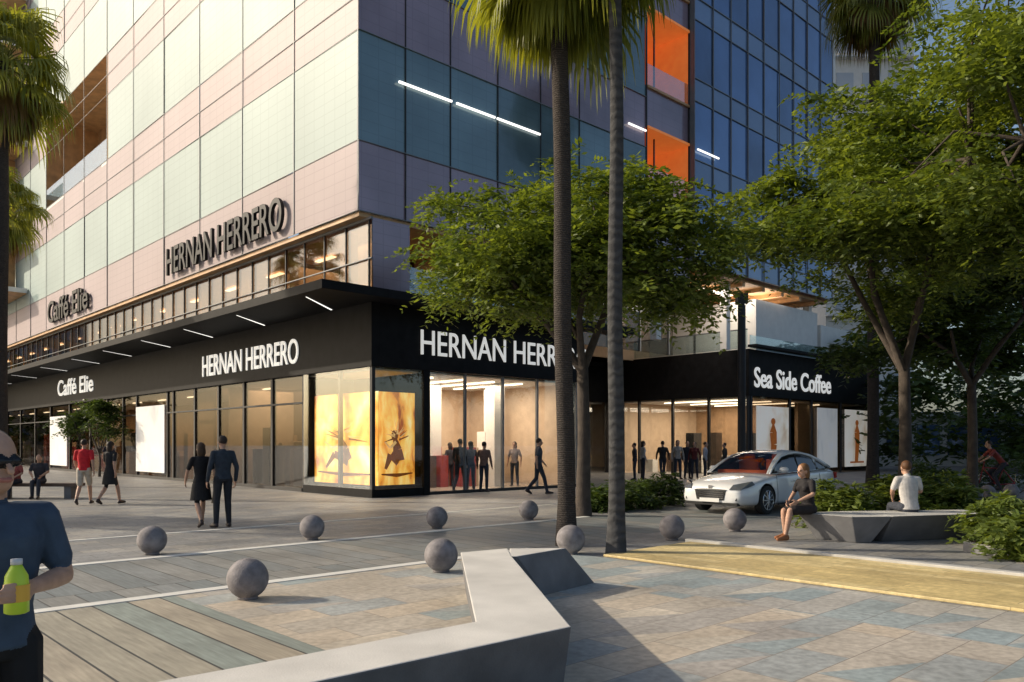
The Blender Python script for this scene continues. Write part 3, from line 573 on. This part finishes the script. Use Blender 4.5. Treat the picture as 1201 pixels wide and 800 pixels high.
# ---------------------------------------------------------------- car
M_paint=mat('car_paint_white',(.72,.73,.74),.22,var=0,coat=1); M_cg=mat('car_glass',(.02,.02,.022),.04,var=0,spec=.6); M_tyre=mat('tyre',(.02,.02,.02),.85,var=.1)
M_alloy=mat('alloy',(.55,.56,.57),.25,.9,var=0); M_chrome=mat('chrome',(.7,.7,.7),.12,1,var=0); M_lens=mat('headlamp',(.22,.24,.27),.06,.6,var=0); M_plate=mat('number_plate',(.7,.7,.68),.5,var=0); M_tail=mat('tail_lamp',(.4,.01,.01),.2,var=0); M_seat_refl=mat('car_seat_reflection',(.85,.16,.04),.7,var=.1)  # seat orange stands in for the orange reflection in the windscreen
G_car=glass_mat('windscreen_glass',(.7,.7,.7),.06,.02,.3)
def car(loc,yaw):
    e=empty('parked_car'); e.location=loc; e.rotation_euler=(0,0,yaw)
    st=[(2.42,.60,.30,.50,.60),(2.38,.76,.24,.60,.68),(2.22,.86,.20,.68,.76),(1.8,.905,.18,.77,.85),(1.35,.915,.18,.84,.92),(1.0,.92,.18,.89,.96),(.4,.925,.18,.92,.95),(-.4,.925,.18,.94,.97),(-1.2,.92,.18,.96,1.0),(-1.7,.91,.19,.97,1.03),(-2.1,.88,.22,.95,1.04),(-2.33,.80,.27,.89,1.01),(-2.40,.66,.33,.66,.92)]
    bm=bmesh.new(); rings=[]
    for (y,w,zb,zs,zc) in st:
        zm=zb+(zs-zb)*.5
        half=[(w*.55,zb),(w*.92,zb+.02),(w*.985,zb+.12),(w,zm),(w*.965,zs-.10),(w*.955,zs-.02),(w*.74,zs+(zc-zs)*.7),(w*.35,zc)]
        pts=half+[(-a,b) for a,b in reversed(half)]
        rings.append([bm.verts.new((a,y,b)) for a,b in pts])
    for a,b in zip(rings,rings[1:]):
        n=len(a)
        for i in range(n): bm.faces.new((a[i],a[(i+1)%n],b[(i+1)%n],b[i]))
    bm.faces.new(rings[0]); bm.faces.new(rings[-1][::-1]); bmesh.ops.recalc_face_normals(bm,faces=bm.faces)
    me=bpy.data.meshes.new('body'); bm.to_mesh(me); bm.free(); me.materials.append(M_paint); o=link('body',me,e,True)
    ss=o.modifiers.new('s','SUBSURF'); ss.levels=ss.render_levels=2
    me.materials.append(M_tyre)
    for y in (1.42,-1.38):
        bm=bmesh.new(); bmesh.ops.create_cone(bm,cap_ends=True,segments=40,radius1=.375,radius2=.375,depth=3,matrix=Matrix.Translation((0,y,.34))@Matrix.Rotation(math.pi/2,4,'Y'))
        cm_=bpy.data.meshes.new('c'); bm.to_mesh(cm_); bm.free(); cm_.materials.append(M_tyre); co=bpy.data.objects.new('c',cm_); S.collection.objects.link(co); co.parent=e
        md=o.modifiers.new('b','BOOLEAN'); md.operation='DIFFERENCE'; md.object=co; md.solver='EXACT'
        bpy.context.view_layer.update(); dg=bpy.context.evaluated_depsgraph_get(); nm=bpy.data.meshes.new_from_object(o.evaluated_get(dg)); o.modifiers.clear(); o.data=nm; bpy.data.objects.remove(co)
    o.data.polygons.foreach_set('use_smooth',[True]*len(o.data.polygons))
    q=MB()
    for y in (1.42,-1.38): q.box(-.66,.66,y-.4,y+.4,.2,.72,M_tyre)
    gs=[(1.22,.915,.93),(.98,.93,1.09),(.70,.94,1.25),(.38,.945,1.385),(.0,.95,1.445),(-.35,.955,1.465),(-.7,.96,1.45),(-1.05,.97,1.395),(-1.4,.985,1.28),(-1.7,1.0,1.14),(-1.98,1.01,1.03)]
    R=[]
    for (y,zb,zt) in gs:
        wb=.82 if y>-1.2 else .82-(abs(y)-1.2)*.08; hgt=zt-zb; wt=wb-hgt*.42
        half=[(wb,zb),(wb-hgt*.24,zb+hgt*.55),(wt+.03,zt-.05*min(1,hgt*3)),(wt-.06,zt),(wt*.5,zt+.025*min(1,hgt*3))]
        R.append([(a,y,b) for a,b in half]+[(-a,y,b) for a,b in reversed(half)])
    for s_ in range(len(gs)-1):
        a,b=R[s_],R[s_+1]; ym=(gs[s_][0]+gs[s_+1][0])/2
        for i in range(9):
            side=i in(0,1,7,8); edge=i in (2,6)
            if side: m=M_cg
            elif edge: m=M_paint
            else: m=G_car if ym>.3 else (M_paint if ym>-1.1 else M_cg)
            q.poly([a[i],a[i+1],b[i+1],b[i]],m)
    for x in (-.38,.38):
        q.box(x-.24,x+.24,-.1,.12,.75,1.25,M_seat_refl); q.box(x-.12,x+.12,-.06,.06,1.25,1.38,M_seat_refl)
    q.box(-.75,.75,.55,.9,.80,1.0,M_seat_refl); q.box(-.6,.6,-1.1,-.95,.75,1.25,M_seat_refl)
    g_=q.obj('glasshouse',e,recalc=False)
    bm=bmesh.new(); bm.from_mesh(g_.data); bmesh.ops.remove_doubles(bm,verts=bm.verts,dist=.0005)
    for f in bm.faces: f.smooth=True
    bm.to_mesh(g_.data); bm.free()
    q=MB()
    for s in (1,-1):
        def rp_(k,i):
            p=R[k][i]; return (s*p[0],p[1],p[2])
        q.tube([rp_(k,2) for k in range(len(gs))],[.02,.028,.03,.03,.028,.028,.03,.04,.05,.05,.03],M_paint,8)
        q.tube([(s*.80,-.28,.94),(s*.70,-.31,1.22),(s*.62,-.33,1.41)],[.025]*3,M_tyre,6)
        q.tube([(s*.815,-1.25,.97),(s*.72,-1.22,1.2),(s*.66,-1.18,1.32)],[.04,.04,.03],M_paint,6)
        q.tube([(s*.835,1.1,.925),(s*.835,0,.955),(s*.83,-1.2,.975),(s*.78,-1.9,1.01)],[.013]*4,M_chrome,6)
        q.tube([(s*.935,.25,.74),(s*.935,.06,.75)],[.015,.015],M_chrome,6); q.tube([(s*.935,-.75,.76),(s*.935,-.94,.77)],[.015,.015],M_chrome,6)
        q.tube([(s*.80,.80,.97),(s*.88,.78,.99)],[.025,.03],M_paint,8); q.tube([(s*.87,.80,1.01),(s*.93,.78,1.02),(s*1.03,.74,1.02),(s*1.06,.73,1.02)],[.05,.075,.07,.03],M_paint,10)
    q.obj('pillars_and_trim',e,smooth=True)
    q=MB()
    q.prism([(-.38,2.34,.33),(.38,2.34,.33),(.45,2.34,.575),(-.45,2.34,.575)],[(-.35,2.435,.35),(.35,2.435,.35),(.41,2.425,.565),(-.41,2.425,.565)],M_tyre)
    for k in range(4): q.box(-.36,.36,2.43,2.44,.385+.045*k,.395+.045*k,M_chrome)
    q.tube([(-.43,2.42,.58),(0,2.445,.59),(.43,2.42,.58)],[.013]*3,M_chrome,6)
    q.box(-.26,.26,2.44,2.455,.30,.385,M_plate); q.box(-.7,.7,2.28,2.41,.225,.29,M_tyre)
    q.box(-.05,.05,2.39,2.41,.61,.68,M_chrome)
    for s in (1,-1):
        q.prism([(s*.50,2.30,.56),(s*.72,2.28,.57),(s*.86,2.0,.68),(s*.80,2.0,.75),(s*.52,2.25,.67)],[(s*.50,2.425,.59),(s*.76,2.365,.60),(s*.925,2.02,.705),(s*.87,2.05,.785),(s*.56,2.34,.705)],M_lens)
        q.box(min(s*.52,s*.68),max(s*.52,s*.68),2.30,2.395,.34,.40,M_tyre)
        q.prism([(s*.5,-2.33,.72),(s*.86,-2.1,.74),(s*.86,-2.1,.90),(s*.5,-2.33,.88)],[(s*.52,-2.42,.73),(s*.90,-2.15,.75),(s*.90,-2.15,.89),(s*.52,-2.42,.87)],M_tail)
        for y in (.98,-.28,-1.2): q.tube([(s*.922,y,.26),(s*.926,y,.5),(s*.90,y,.80),(s*.885,y,.89)],[.005]*4,M_tyre,4)
        q.tube([(s*.915,.95,.22),(s*.915,-1.0,.22)],[.02,.02],M_tyre,6)
    q.obj('grille_lamps_lines',e)
    q=MB()
    for y in (1.42,-1.38):
        for s in (1,-1):
            x0=s*.72; x1=s*.915
            q.tube([(x0,y,.33),(s*.74,y,.33),(s*.90,y,.33),(x1,y,.33)],[.30,.33,.33,.30],M_tyre,32)
            q.tube([(s*.90,y,.33),(s*.918,y,.33)],[.235,.235],M_tyre,28)
            for k in range(28):
                a=2*math.pi*k/28; b=2*math.pi*(k+1)/28
                q.tube([(s*.918,y+.225*math.cos(a),.33+.225*math.sin(a)),(s*.918,y+.225*math.cos(b),.33+.225*math.sin(b))],[.014,.014],M_alloy,5,False)
            for k in range(10):
                a=2*math.pi*k/10; q.tube([(s*.925,y,.33),(s*.918,y+.22*math.cos(a),.33+.22*math.sin(a))],[.028,.018],M_alloy,5)
            q.tube([(s*.91,y,.33),(s*.935,y,.33)],[.05,.045],M_alloy,12)
    q.obj('wheels',e)
car((6.35,20.3,0),math.atan2(-VY,-VX)-math.pi/2)
# ---------------------------------------------------------------- people
MATC={}
def cm(n,c,r=.8):
    k=(n,c)
    if k not in MATC: MATC[k]=mat(n,c,r,var=.2,vs=12,spec=.3,bump=.3,bs=14)
    return MATC[k]
def sph(bm,c,rad,R=None):
    M=Matrix.Translation(c)@(R.to_4x4() if R else Matrix.Identity(4))@Matrix.Diagonal((*rad,1))
    bmesh.ops.create_uvsphere(bm,u_segments=16,v_segments=10,radius=1,matrix=M)
def capsule(bm,p0,p1,r0,r1):
    p0=Vector(p0);p1=Vector(p1);d=p1-p0;L=d.length
    if L<1e-5: return
    q=d.to_track_quat('Z','Y'); n=12; rings=[]
    prof=[(-r0*.99,r0*.12),(-r0*.7,r0*.714),(0,r0),(L,r1),(L+r1*.7,r1*.714),(L+r1*.99,r1*.12)]
    for z,r in prof: rings.append([bm.verts.new(p0+q@Vector((r*math.cos(2*math.pi*k/n),r*math.sin(2*math.pi*k/n),z))) for k in range(n)])
    for a,b in zip(rings,rings[1:]):
        for k in range(n): bm.faces.new((a[k],a[(k+1)%n],b[(k+1)%n],b[k]))
    bm.faces.new(rings[0][::-1]); bm.faces.new(rings[-1])
def loft(bm,rings):
    R=[];n=20
    for c,rx,ry in rings: R.append([bm.verts.new((c[0]+rx*math.cos(2*math.pi*k/n),c[1]+ry*math.sin(2*math.pi*k/n),c[2])) for k in range(n)])
    for a,b in zip(R,R[1:]):
        for k in range(n): bm.faces.new((a[k],a[(k+1)%n],b[(k+1)%n],b[k]))
    bm.faces.new(R[0][::-1]); bm.faces.new(R[-1])
def person(name,loc,yaw,h=1.75,pose='stand',top=(.1,.1,.1),bot=(.03,.035,.05),skin=(.45,.27,.19),hair=(.03,.02,.015),shoe=(.04,.03,.03),sleeve='short',bottom='pants',fem=False,vox=.012,hands=True,headyaw=0,glasses=False,cap_=None,arms=None,item=None):
    caps=[];ells=[];lofts=[]
    def C(p0,p1,r0,r1,t): caps.append((Vector(p0),Vector(p1),r0,r1,t))
    def E(c,r,t,R=None): ells.append((Vector(c),r,t,R))
    wd=.93 if fem else 1.0
    V=Vector
    if pose=='sit':
        P=V((0,0,.53)); N=V((0,.08,1.06)); H=V((0,.13,1.19))
        hip=[V((s*.095,.02,.53)) for s in (1,-1)]; kn=[V((.10,.46,.50)),V((-.08,.48,.52))]; an=[V((.11,.42,.09)),V((-.08,.58,.09))]; toe=[V((.13,.60,.035)),V((-.09,.75,.04))]
        el=[V((.25,.10,.80)),V((-.24,.12,.80))]; wr=[V((.13,.32,.66)),V((-.12,.34,.68))]
    elif pose=='bike':
        P=V((0,-.1,1.0)); N=V((0,.28,1.45)); H=V((0,.34,1.60)); hip=[V((s*.09,-.08,.97)) for s in (1,-1)]; kn=[V((.12,.27,.72)),V((-.12,.22,.60))]; an=[V((.12,.15,.38)),V((-.12,.05,.22))]; toe=[V((.12,.3,.33)),V((-.12,.2,.17))]
        el=[V((.28,.42,1.2)),V((-.28,.42,1.2))]; wr=[V((.24,.6,1.08)),V((-.24,.6,1.08))]
    else:
        P=V((0,0,.96)); N=V((0,.01,1.47)); H=V((0,.035,1.62)); hip=[V((s*.09,0,.93)) for s in (1,-1)]
        if pose=='walk':
            kn=[V((.09,.17,.52)),V((-.09,-.04,.50))]; an=[V((.09,.26,.09)),V((-.09,-.33,.16))]; toe=[V((.10,.44,.05)),V((-.10,-.20,.035))]
            el=[V((.25,-.12,1.15)),V((-.25,.09,1.15))]; wr=[V((.27,-.10,.90)),V((-.24,.26,.94))]
        else:
            kn=[V((.10,.02,.51)),V((-.11,.03,.51))]; an=[V((.11,-.01,.09)),V((-.13,.0,.09))]; toe=[V((.14,.17,.035)),V((-.17,.17,.035))]
            el=[V((.26,-.02,1.13)),V((-.26,-.03,1.13))]; wr=[V((.27,.08,.88)),V((-.27,.07,.88))]
    if arms: el=[V(arms[0]),V(arms[1])]; wr=[V(arms[2]),V(arms[3])]
    sp=N-P
    def SP(t,dy=0): return P+sp*t+V((0,dy,0))
    ww=.125 if fem else .145; ch=.155 if fem else .178
    lofts.append(([(SP(-.16),.13,.10),(SP(-.04),.168 if fem else .16,.118)],'bot'))
    lofts.append(([(SP(-.06),.168 if fem else .162,.12),(SP(.22),ww,.10),(SP(.5,.005),ch*.93,.115),(SP(.75,.008),ch,.12),(SP(.9),ch*.92,.10),(SP(1.0),.085,.075)],'top'))
    if fem:
        for s in (1,-1): E(SP(.68,.085)+V((s*.07,0,0)),(.06,.055,.06),'top')
    C(SP(.97),H+V((0,-.01,-.07)),.056,.052,'skin')
    Rh=Matrix.Rotation(headyaw,3,'Z')
    def hp(x,y,z): return H+Rh@V((x,y,z))
    E(hp(0,0,.025),(.076,.094,.105),'skin',Rh); E(hp(0,.022,-.05),(.056,.066,.068),'skin',Rh)
    C(hp(0,.090,.005),hp(0,.112,-.028),.009,.014,'skin')
    for s in (1,-1): E(hp(s*.077,-.005,-.005),(.012,.02,.032),'skin',Rh)
    if fem:
        E(hp(0,-.022,.045),(.092,.105,.10),'hair',Rh); E(hp(0,-.06,-.05),(.092,.066,.14),'hair',Rh)
    else: E(hp(0,-.020,.045),(.085,.098,.094),'hair',Rh)
    if vox<.0125:
        for s in (1,-1):
            E(hp(s*.032,.080,.008),(.014,.012,.008),'eye',Rh); C(hp(s*.018,.088,.030),hp(s*.048,.080,.030),.006,.005,'hair')
        C(hp(-.02,.088,-.058),hp(.02,.088,-.058),.007,.007,'lip')
    if glasses:
        for s in (1,-1): E(hp(s*.034,.088,.010),(.028,.012,.02),'dark',Rh); C(hp(s*.06,.075,.015),hp(s*.08,-.01,.012),.006,.006,'dark')
        C(hp(-.012,.097,.014),hp(.012,.097,.014),.006,.006,'dark')
    if cap_:
        E(hp(0,-.008,.062),(.087,.102,.078),'cap',Rh); E(hp(0,.11,.055),(.065,.06,.01),'cap',Rh)
    for i,s in ((0,1),(1,-1)):
        sh_=SP(.89)+V((s*(.178*wd),0,0))
        C(SP(.88)+V((s*.08,0,0)),sh_,.068*wd,.058*wd,'top')
        if sleeve=='none': C(sh_,el[i],.047*wd,.038*wd,'skin')
        elif sleeve=='short':
            md=sh_.lerp(el[i],.72); C(sh_,md,.060*wd,.056*wd,'top'); C(md,el[i],.043*wd,.038*wd,'skin')
        else: C(sh_,el[i],.057*wd,.047*wd,'top')
        if sleeve=='long': C(el[i],el[i].lerp(wr[i],.93),.046*wd,.036*wd,'top'); C(el[i].lerp(wr[i],.85),wr[i],.026,.025,'skin')
        else: C(el[i],el[i].lerp(wr[i],.35),.038*wd,.039*wd,'skin'); C(el[i].lerp(wr[i],.35),wr[i],.039*wd,.026*wd,'skin')
        f=(wr[i]-el[i]).normalized()
        if pose in('sit',): f=(f+V((0,.3,-.35))).normalized()
        n=V((-s,0,0)); n=(n-f*n.dot(f)).normalized(); l=f.cross(n)
        if l.y<0: l=-l
        w0=wr[i]
        if hands:
            for k,(off,len_) in enumerate(((.028,.040),(.009,.046),(-.010,.042),(-.028,.033))):
                kn_=w0+f*.085+l*off; C(w0+f*.01+l*off*.6,kn_,.015,.012,'skin')
                m1=kn_+(f*.92+n*.28).normalized()*len_; m2=m1+(f*.6+n*.75).normalized()*len_*.85
                C(kn_,m1,.0095,.009,'skin'); C(m1,m2,.009,.0075,'skin')
            tb=w0+f*.025+l*.028; t1=tb+(f*.7+l*.7+n*.2).normalized()*.045; C(tb,t1,.014,.011,'skin'); C(t1,t1+(f*.9+l*.15+n*.3).normalized()*.03,.011,.009,'skin')
        else: C(w0,w0+f*.09,.026,.022,'skin')
        if bottom=='skirt':
            C(hip[i],kn[i],.07,.05,'skin')
        elif bottom=='shorts':
            C(hip[i],hip[i].lerp(kn[i],.85),.094,.082,'bot'); C(hip[i].lerp(kn[i],.8),kn[i],.058,.054,'skin')
        else: C(hip[i],kn[i],.092,.064,'bot')
        if bottom=='pants':
            C(kn[i],kn[i].lerp(an[i],.3),.063,.062,'bot'); C(kn[i].lerp(an[i],.3),an[i],.062,.048,'bot')
        else:
            C(kn[i],kn[i].lerp(an[i],.3),.052,.056,'skin'); C(kn[i].lerp(an[i],.3),an[i],.056,.034,'skin')
        hl=an[i]+V((0,-.035,-.045))
        hl.z=max(hl.z,.035) if pose!='bike' else hl.z
        C(an[i]+V((0,0,-.01)),hl,.042,.038,'shoe'); C(hl,toe[i],.040,.034,'shoe'); C(an[i]+V((0,.01,-.01)),toe[i],.04,.03,'shoe')
    if bottom=='skirt':
        if pose=='sit':
            for i in (0,1): C(hip[i],hip[i].lerp(kn[i],.85),.098,.085,'bot')
            C(V((0,.05,.53)),V((.01,.36,.53)),.09,.08,'bot')
        else: lofts.append(([(V((0,0,.98)),.14,.11),(V((0,0,.88)),.18,.135),(V((0,0,.56)),.22,.19)],'bot'))
    bm=bmesh.new()
    for p0,p1,r0,r1,t in caps: capsule(bm,p0,p1,r0,r1)
    for c,r,t,R in ells: sph(bm,c,r,R)
    for rg,t in lofts: loft(bm,rg)
    bmesh.ops.recalc_face_normals(bm,faces=bm.faces)
    me=bpy.data.meshes.new(name); bm.to_mesh(me); bm.free()
    o=bpy.data.objects.new(name+'_tmp',me); S.collection.objects.link(o)
    md=o.modifiers.new('r','REMESH'); md.mode='VOXEL'; md.voxel_size=vox; md.use_smooth_shade=True
    sm=o.modifiers.new('s','SMOOTH'); sm.factor=.5; sm.iterations=2
    bpy.context.view_layer.update(); dg=bpy.context.evaluated_depsgraph_get(); nm=bpy.data.meshes.new_from_object(o.evaluated_get(dg)); bpy.data.objects.remove(o)
    nf=len(nm.polygons); ct=np.zeros(nf*3); nm.polygons.foreach_get('center',ct); ct=ct.reshape(-1,3)
    tags=['skin','top','bot','hair','shoe','eye','lip','dark','cap']; best=np.full(nf,9.); idx=np.zeros(nf,int)
    bias={'hair':.002,'cap':-.006,'eye':-.004,'lip':-.003,'dark':-.006}
    def upd(d,t):
        d=d+bias.get(t,0); k=d<best; best[k]=d[k]; idx[k]=tags.index(t)
    for p0,p1,r0,r1,t in caps:
        a=np.array(p0);b=np.array(p1);ab=b-a; tt=np.clip(((ct-a)@ab)/(ab@ab+1e-12),0,1); upd(np.linalg.norm(ct-a-tt[:,None]*ab,axis=1)-(r0+(r1-r0)*tt),t)
    for c,r,t,R in ells:
        q=ct-np.array(c)
        if R: q=q@np.array(R)
        q=q/np.array(r); upd((np.linalg.norm(q,axis=1)-1)*min(r),t)
    for rg,t in lofts:
        for (c0,rx0,ry0),(c1,rx1,ry1) in zip(rg,rg[1:]):
            tz=(ct[:,2]-c0[2])/(c1[2]-c0[2]); k=np.clip(tz,0,1); cx=c0[0]+(c1[0]-c0[0])*k; cy=c0[1]+(c1[1]-c0[1])*k; rx=rx0+(rx1-rx0)*k; ry=ry0+(ry1-ry0)*k
            d=(np.sqrt(((ct[:,0]-cx)/rx)**2+((ct[:,1]-cy)/ry)**2)-1)*ry; d=d+np.abs(tz-k)*abs(c1[2]-c0[2])
            upd(d,t)
    nm.materials.clear()
    cols={'skin':cm('skin',skin,.55),'top':cm('top_fabric',top),'bot':cm('trouser_fabric',bot),'hair':cm('hair',hair,.6),'shoe':cm('shoe',shoe,.5),'eye':cm('eye',(.03,.02,.02),.2),'lip':cm('lips',(.40,.16,.13),.5),'dark':cm('sunglasses',(.01,.01,.012),.15),'cap':cm('cap_fabric',cap_ or (.1,.1,.1))}
    for t in tags: nm.materials.append(cols[t])
    nm.polygons.foreach_set('material_index',idx.astype(np.int32)); nm.polygons.foreach_set('use_smooth',[True]*nf)
    e=empty(name,loc); e.rotation_euler=(0,0,yaw); s=h/1.75; e.scale=(s,s,s)
    link('figure',nm,e)
    if item: item(e,wr)
    return e
def yaw_to(dx,dy): return math.atan2(dy,dx)-math.pi/2
def bag(e,wr):
    q=MB(); w=wr[0]; m=cm('handbag',(.02,.018,.018),.5)
    q.prism([(w.x-.05,w.y-.15,w.z-.42),(w.x+.05,w.y-.15,w.z-.42),(w.x+.05,w.y+.15,w.z-.42),(w.x-.05,w.y+.15,w.z-.42)],[(w.x-.02,w.y-.12,w.z-.17),(w.x+.02,w.y-.12,w.z-.17),(w.x+.02,w.y+.12,w.z-.17),(w.x-.02,w.y+.12,w.z-.17)],m)
    q.tube([(w.x,w.y-.10,w.z-.18),(w.x,w.y-.05,w.z-.07),(w.x,w.y+.05,w.z-.07),(w.x,w.y+.10,w.z-.18)],[.008]*4,m,6); q.obj('handbag',e,bevel=.01)
def bottle(e,wr):
    q=MB(); w=wr[1]; m=mat('yellow_green_plastic',(.50,.68,.04),.4,var=.05); m2=mat('label_orange',(.75,.42,.05),.5,var=0); x,y,z=w.x+.06,w.y+.05,w.z+.0
    q.tube([(x,y,z-.08),(x,y,z-.075),(x,y,z+.01),(x,y,z+.055),(x,y,z+.08),(x,y,z+.095)],[.03,.040,.040,.037,.024,.017],m,20); q.tube([(x,y,z-.035),(x,y,z+.025)],[.042,.042],m2,20,False); q.tube([(x,y,z+.095),(x,y,z+.115)],[.019,.019],cm('cap_white',(.7,.7,.7)),14)
    q.obj('bottle',e,smooth=True)
person('man',(-1.935,2.98,0),yaw_to(.70,-.70),1.70,'stand',top=(.045,.070,.11),bot=(.012,.012,.014),vox=.0065,glasses=True,sleeve='short',hair=(.10,.09,.08),
   arms=((.215,-.04,1.15),(-.25,.02,1.17),(.23,.04,.92),(-.08,.24,1.17)),item=bottle,headyaw=.35)
person('woman',(-6.15,15.9,0),yaw_to(-.6,.8),1.66,'walk',top=(.012,.012,.014),bot=(.015,.015,.016),fem=True,vox=.0095,sleeve='short',bottom='skirt',hair=(.06,.035,.02),item=bag)
person('man',(-5.68,15.8,0),yaw_to(-.6,.75),1.80,'stand',top=(.03,.04,.055),bot=(.02,.022,.028),vox=.0095,sleeve='long')
person('man',(-11.5,21.6,0),yaw_to(-.2,1),1.76,'walk',top=(.55,.02,.03),bot=(.45,.40,.33),bottom='shorts',vox=.012)
person('woman',(-10.85,21.7,0),yaw_to(.3,1),1.70,'walk',top=(.02,.02,.022),bot=(.02,.02,.02),bottom='skirt',fem=True,vox=.012)
person('woman',(5.12,13.88,0),yaw_to(-.85,-.35),1.72,'sit',top=(.02,.018,.02),bot=(.025,.02,.02),bottom='skirt',fem=True,vox=.009,sleeve='short',hair=(.17,.085,.035),shoe=(.3,.12,.05))
person('man',(6.95,14.05,0),yaw_to(-.05,1),1.78,'sit',top=(.50,.48,.46),bot=(.04,.045,.06),vox=.009,hair=(.10,.045,.02))
q=MB(); q.box(-15.6,-13.0,24.0,24.5,.36,.45,M_brown); q.box(-15.4,-15.2,24.05,24.45,0,.36,M_concd); q.box(-13.4,-13.2,24.05,24.45,0,.36,M_concd); q.obj('park_bench')
person('man',(-14.2,24.2,0),yaw_to(.3,-1),1.75,'sit',top=(.04,.04,.05),vox=.014)
person('woman',(-14.9,24.2,0),yaw_to(0,-1),1.65,'sit',top=(.3,.08,.07),vox=.014,fem=True)
far=[(-1.75,27.0,.3,1,'walk',(.02,.02,.02),0),(-1.4,27.3,-.5,1,'stand',(.03,.03,.04),1),(-.95,27.2,.4,1,'stand',(.16,.10,.08),0),(.85,26.0,1,.2,'walk',(.05,.06,.08),0),(.1,30.5,-.3,-1,'stand',(.25,.2,.18),1),
 (5.5,36.,-1,.2,'stand',(.02,.02,.03),0),(5.9,36.3,1,.2,'stand',(.4,.38,.36),1),(6.9,36.8,0,1,'walk',(.02,.02,.02),0),(7.6,36.9,0,-1,'stand',(.3,.28,.26),1),(8.1,37.2,.3,-1,'stand',(.02,.02,.03),0),(8.4,37.,-.4,-1,'stand',(.1,.02,.02),1),(8.9,37.1,1,-.3,'stand',(.35,.35,.4),0),(9.8,37,-1,0,'walk',(.03,.03,.03),0),
 (-9.5,33,-.6,.7,'walk',(.3,.28,.25),0),(-20.8,41.5,-.6,.7,'walk',(.03,.03,.05),0),(-2.3,29.9,-.6,.7,'stand',(.04,.04,.05),1)]
for (x,y,dx,dy,ps,c,f) in far: person('woman' if f else 'man',(x,y,.0),yaw_to(dx,dy),random.uniform(1.66,1.82),ps,top=c,fem=bool(f),vox=.016,hands=False,sleeve=random.choice(['long','short']))
bx,by=15.9,26.2; yw=yaw_to(-1,.2)
person('cyclist',(bx,by,0),yw,1.75,'bike',top=(.25,.05,.04),bot=(.03,.03,.04),vox=.014,hands=False)
e=empty('bicycle',(bx,by,0)); e.rotation_euler=(0,0,yw); q=MB()
for y in (.62,-.45):
    for k in range(24):
        a=2*math.pi*k/24;b=2*math.pi*(k+1)/24; q.tube([(0,y+.33*math.cos(a),.345+.33*math.sin(a)),(0,y+.33*math.cos(b),.345+.33*math.sin(b))],[.016,.016],M_tyre,6,False)
    for k in range(12):
        a=2*math.pi*k/12; q.tube([(0,y,.345),(0,y+.32*math.cos(a),.345+.32*math.sin(a))],[.003,.003],M_alloy,4,False)
for a,b in (((0,-.45,.345),(0,.08,.30)),((0,.08,.30),(0,-.12,.90)),((0,.08,.30),(0,.48,.82)),((0,-.1,.82),(0,.48,.86)),((0,-.45,.345),(0,-.1,.80)),((0,.62,.345),(0,.46,1.05)),((-.26,.56,1.06),(.26,.56,1.06)),((0,.46,1.05),(0,.56,1.06)),((0,.08,.30),(.1,.18,.38)),((0,.08,.30),(-.1,-.02,.2))): q.tube([a,b],[.018,.018],cm('bicycle_frame',(.25,.03,.03),.3),8)
q.box(-.07,.07,-.24,.03,.90,.94,M_tyre); q.obj('frame_and_wheels',e)
# ---------------------------------------------------------------- lights
def area(pt,sx,sy,power,col=(1,.82,.6)):
    l=bpy.data.lights.new('shop_and_fill_light','AREA'); l.shape='RECTANGLE'; l.size=sx; l.size_y=sy; l.energy=power; l.color=col
    o=bpy.data.objects.new('shop_and_fill_lamp',l); o.location=pt; o.rotation_euler=(0,0,ANG); S.collection.objects.link(o)
area(B(3,5.5,3.8),5,4,560,(1,.83,.66)); area(B(3.5,25,3.8),6,6,600,(1,.82,.62)); area(B(12,15,3.8),8,4,340,(1,.83,.66))
area(B(12,2,3.8),2,14,420,(1,.8,.58)); area(B(32,2.5,3.8),2,14,340,(1,.8,.58))
area(B(15,2,8.3),2,26,480,(1,.78,.55)); area(B(-.2+1.5,21,9.1),10,2,380,(1,.88,.75))  # last lamp is an added fill for the white volume above the coffee shop
sv=Vector((-.985,.13,math.tan(math.radians(27)))).normalized()
sd=bpy.data.lights.new('sun','SUN'); sd.energy=4.8; sd.angle=math.radians(.8); sd.color=(1,.87,.68)
so=bpy.data.objects.new('sun',sd); so.rotation_euler=sv.to_track_quat('Z','Y').to_euler(); S.collection.objects.link(so)
w=bpy.data.worlds.new('World'); S.world=w; w.use_nodes=True; nt=w.node_tree; bg=nt.nodes['Background']
sk=nt.nodes.new('ShaderNodeTexSky'); sk.sky_type='NISHITA'; sk.sun_disc=False; sk.sun_elevation=math.radians(27); sk.sun_rotation=math.atan2(sv.x,sv.y); sk.dust_density=3.0
nt.links.new(sk.outputs[0],bg.inputs[0]); bg.inputs[1].default_value=.15
S.view_settings.view_transform='Standard'; S.view_settings.look='None'; S.view_settings.exposure=0
cd=bpy.data.cameras.new('camera'); cd.lens=943/1201*36; cd.sensor_width=36; cd.shift_y=120/1201; cd.clip_end=2000; cd.clip_start=.05
co=bpy.data.objects.new('camera',cd); co.location=(0,0,1.65); co.rotation_euler=(math.pi/2,0,0); S.collection.objects.link(co); S.camera=co
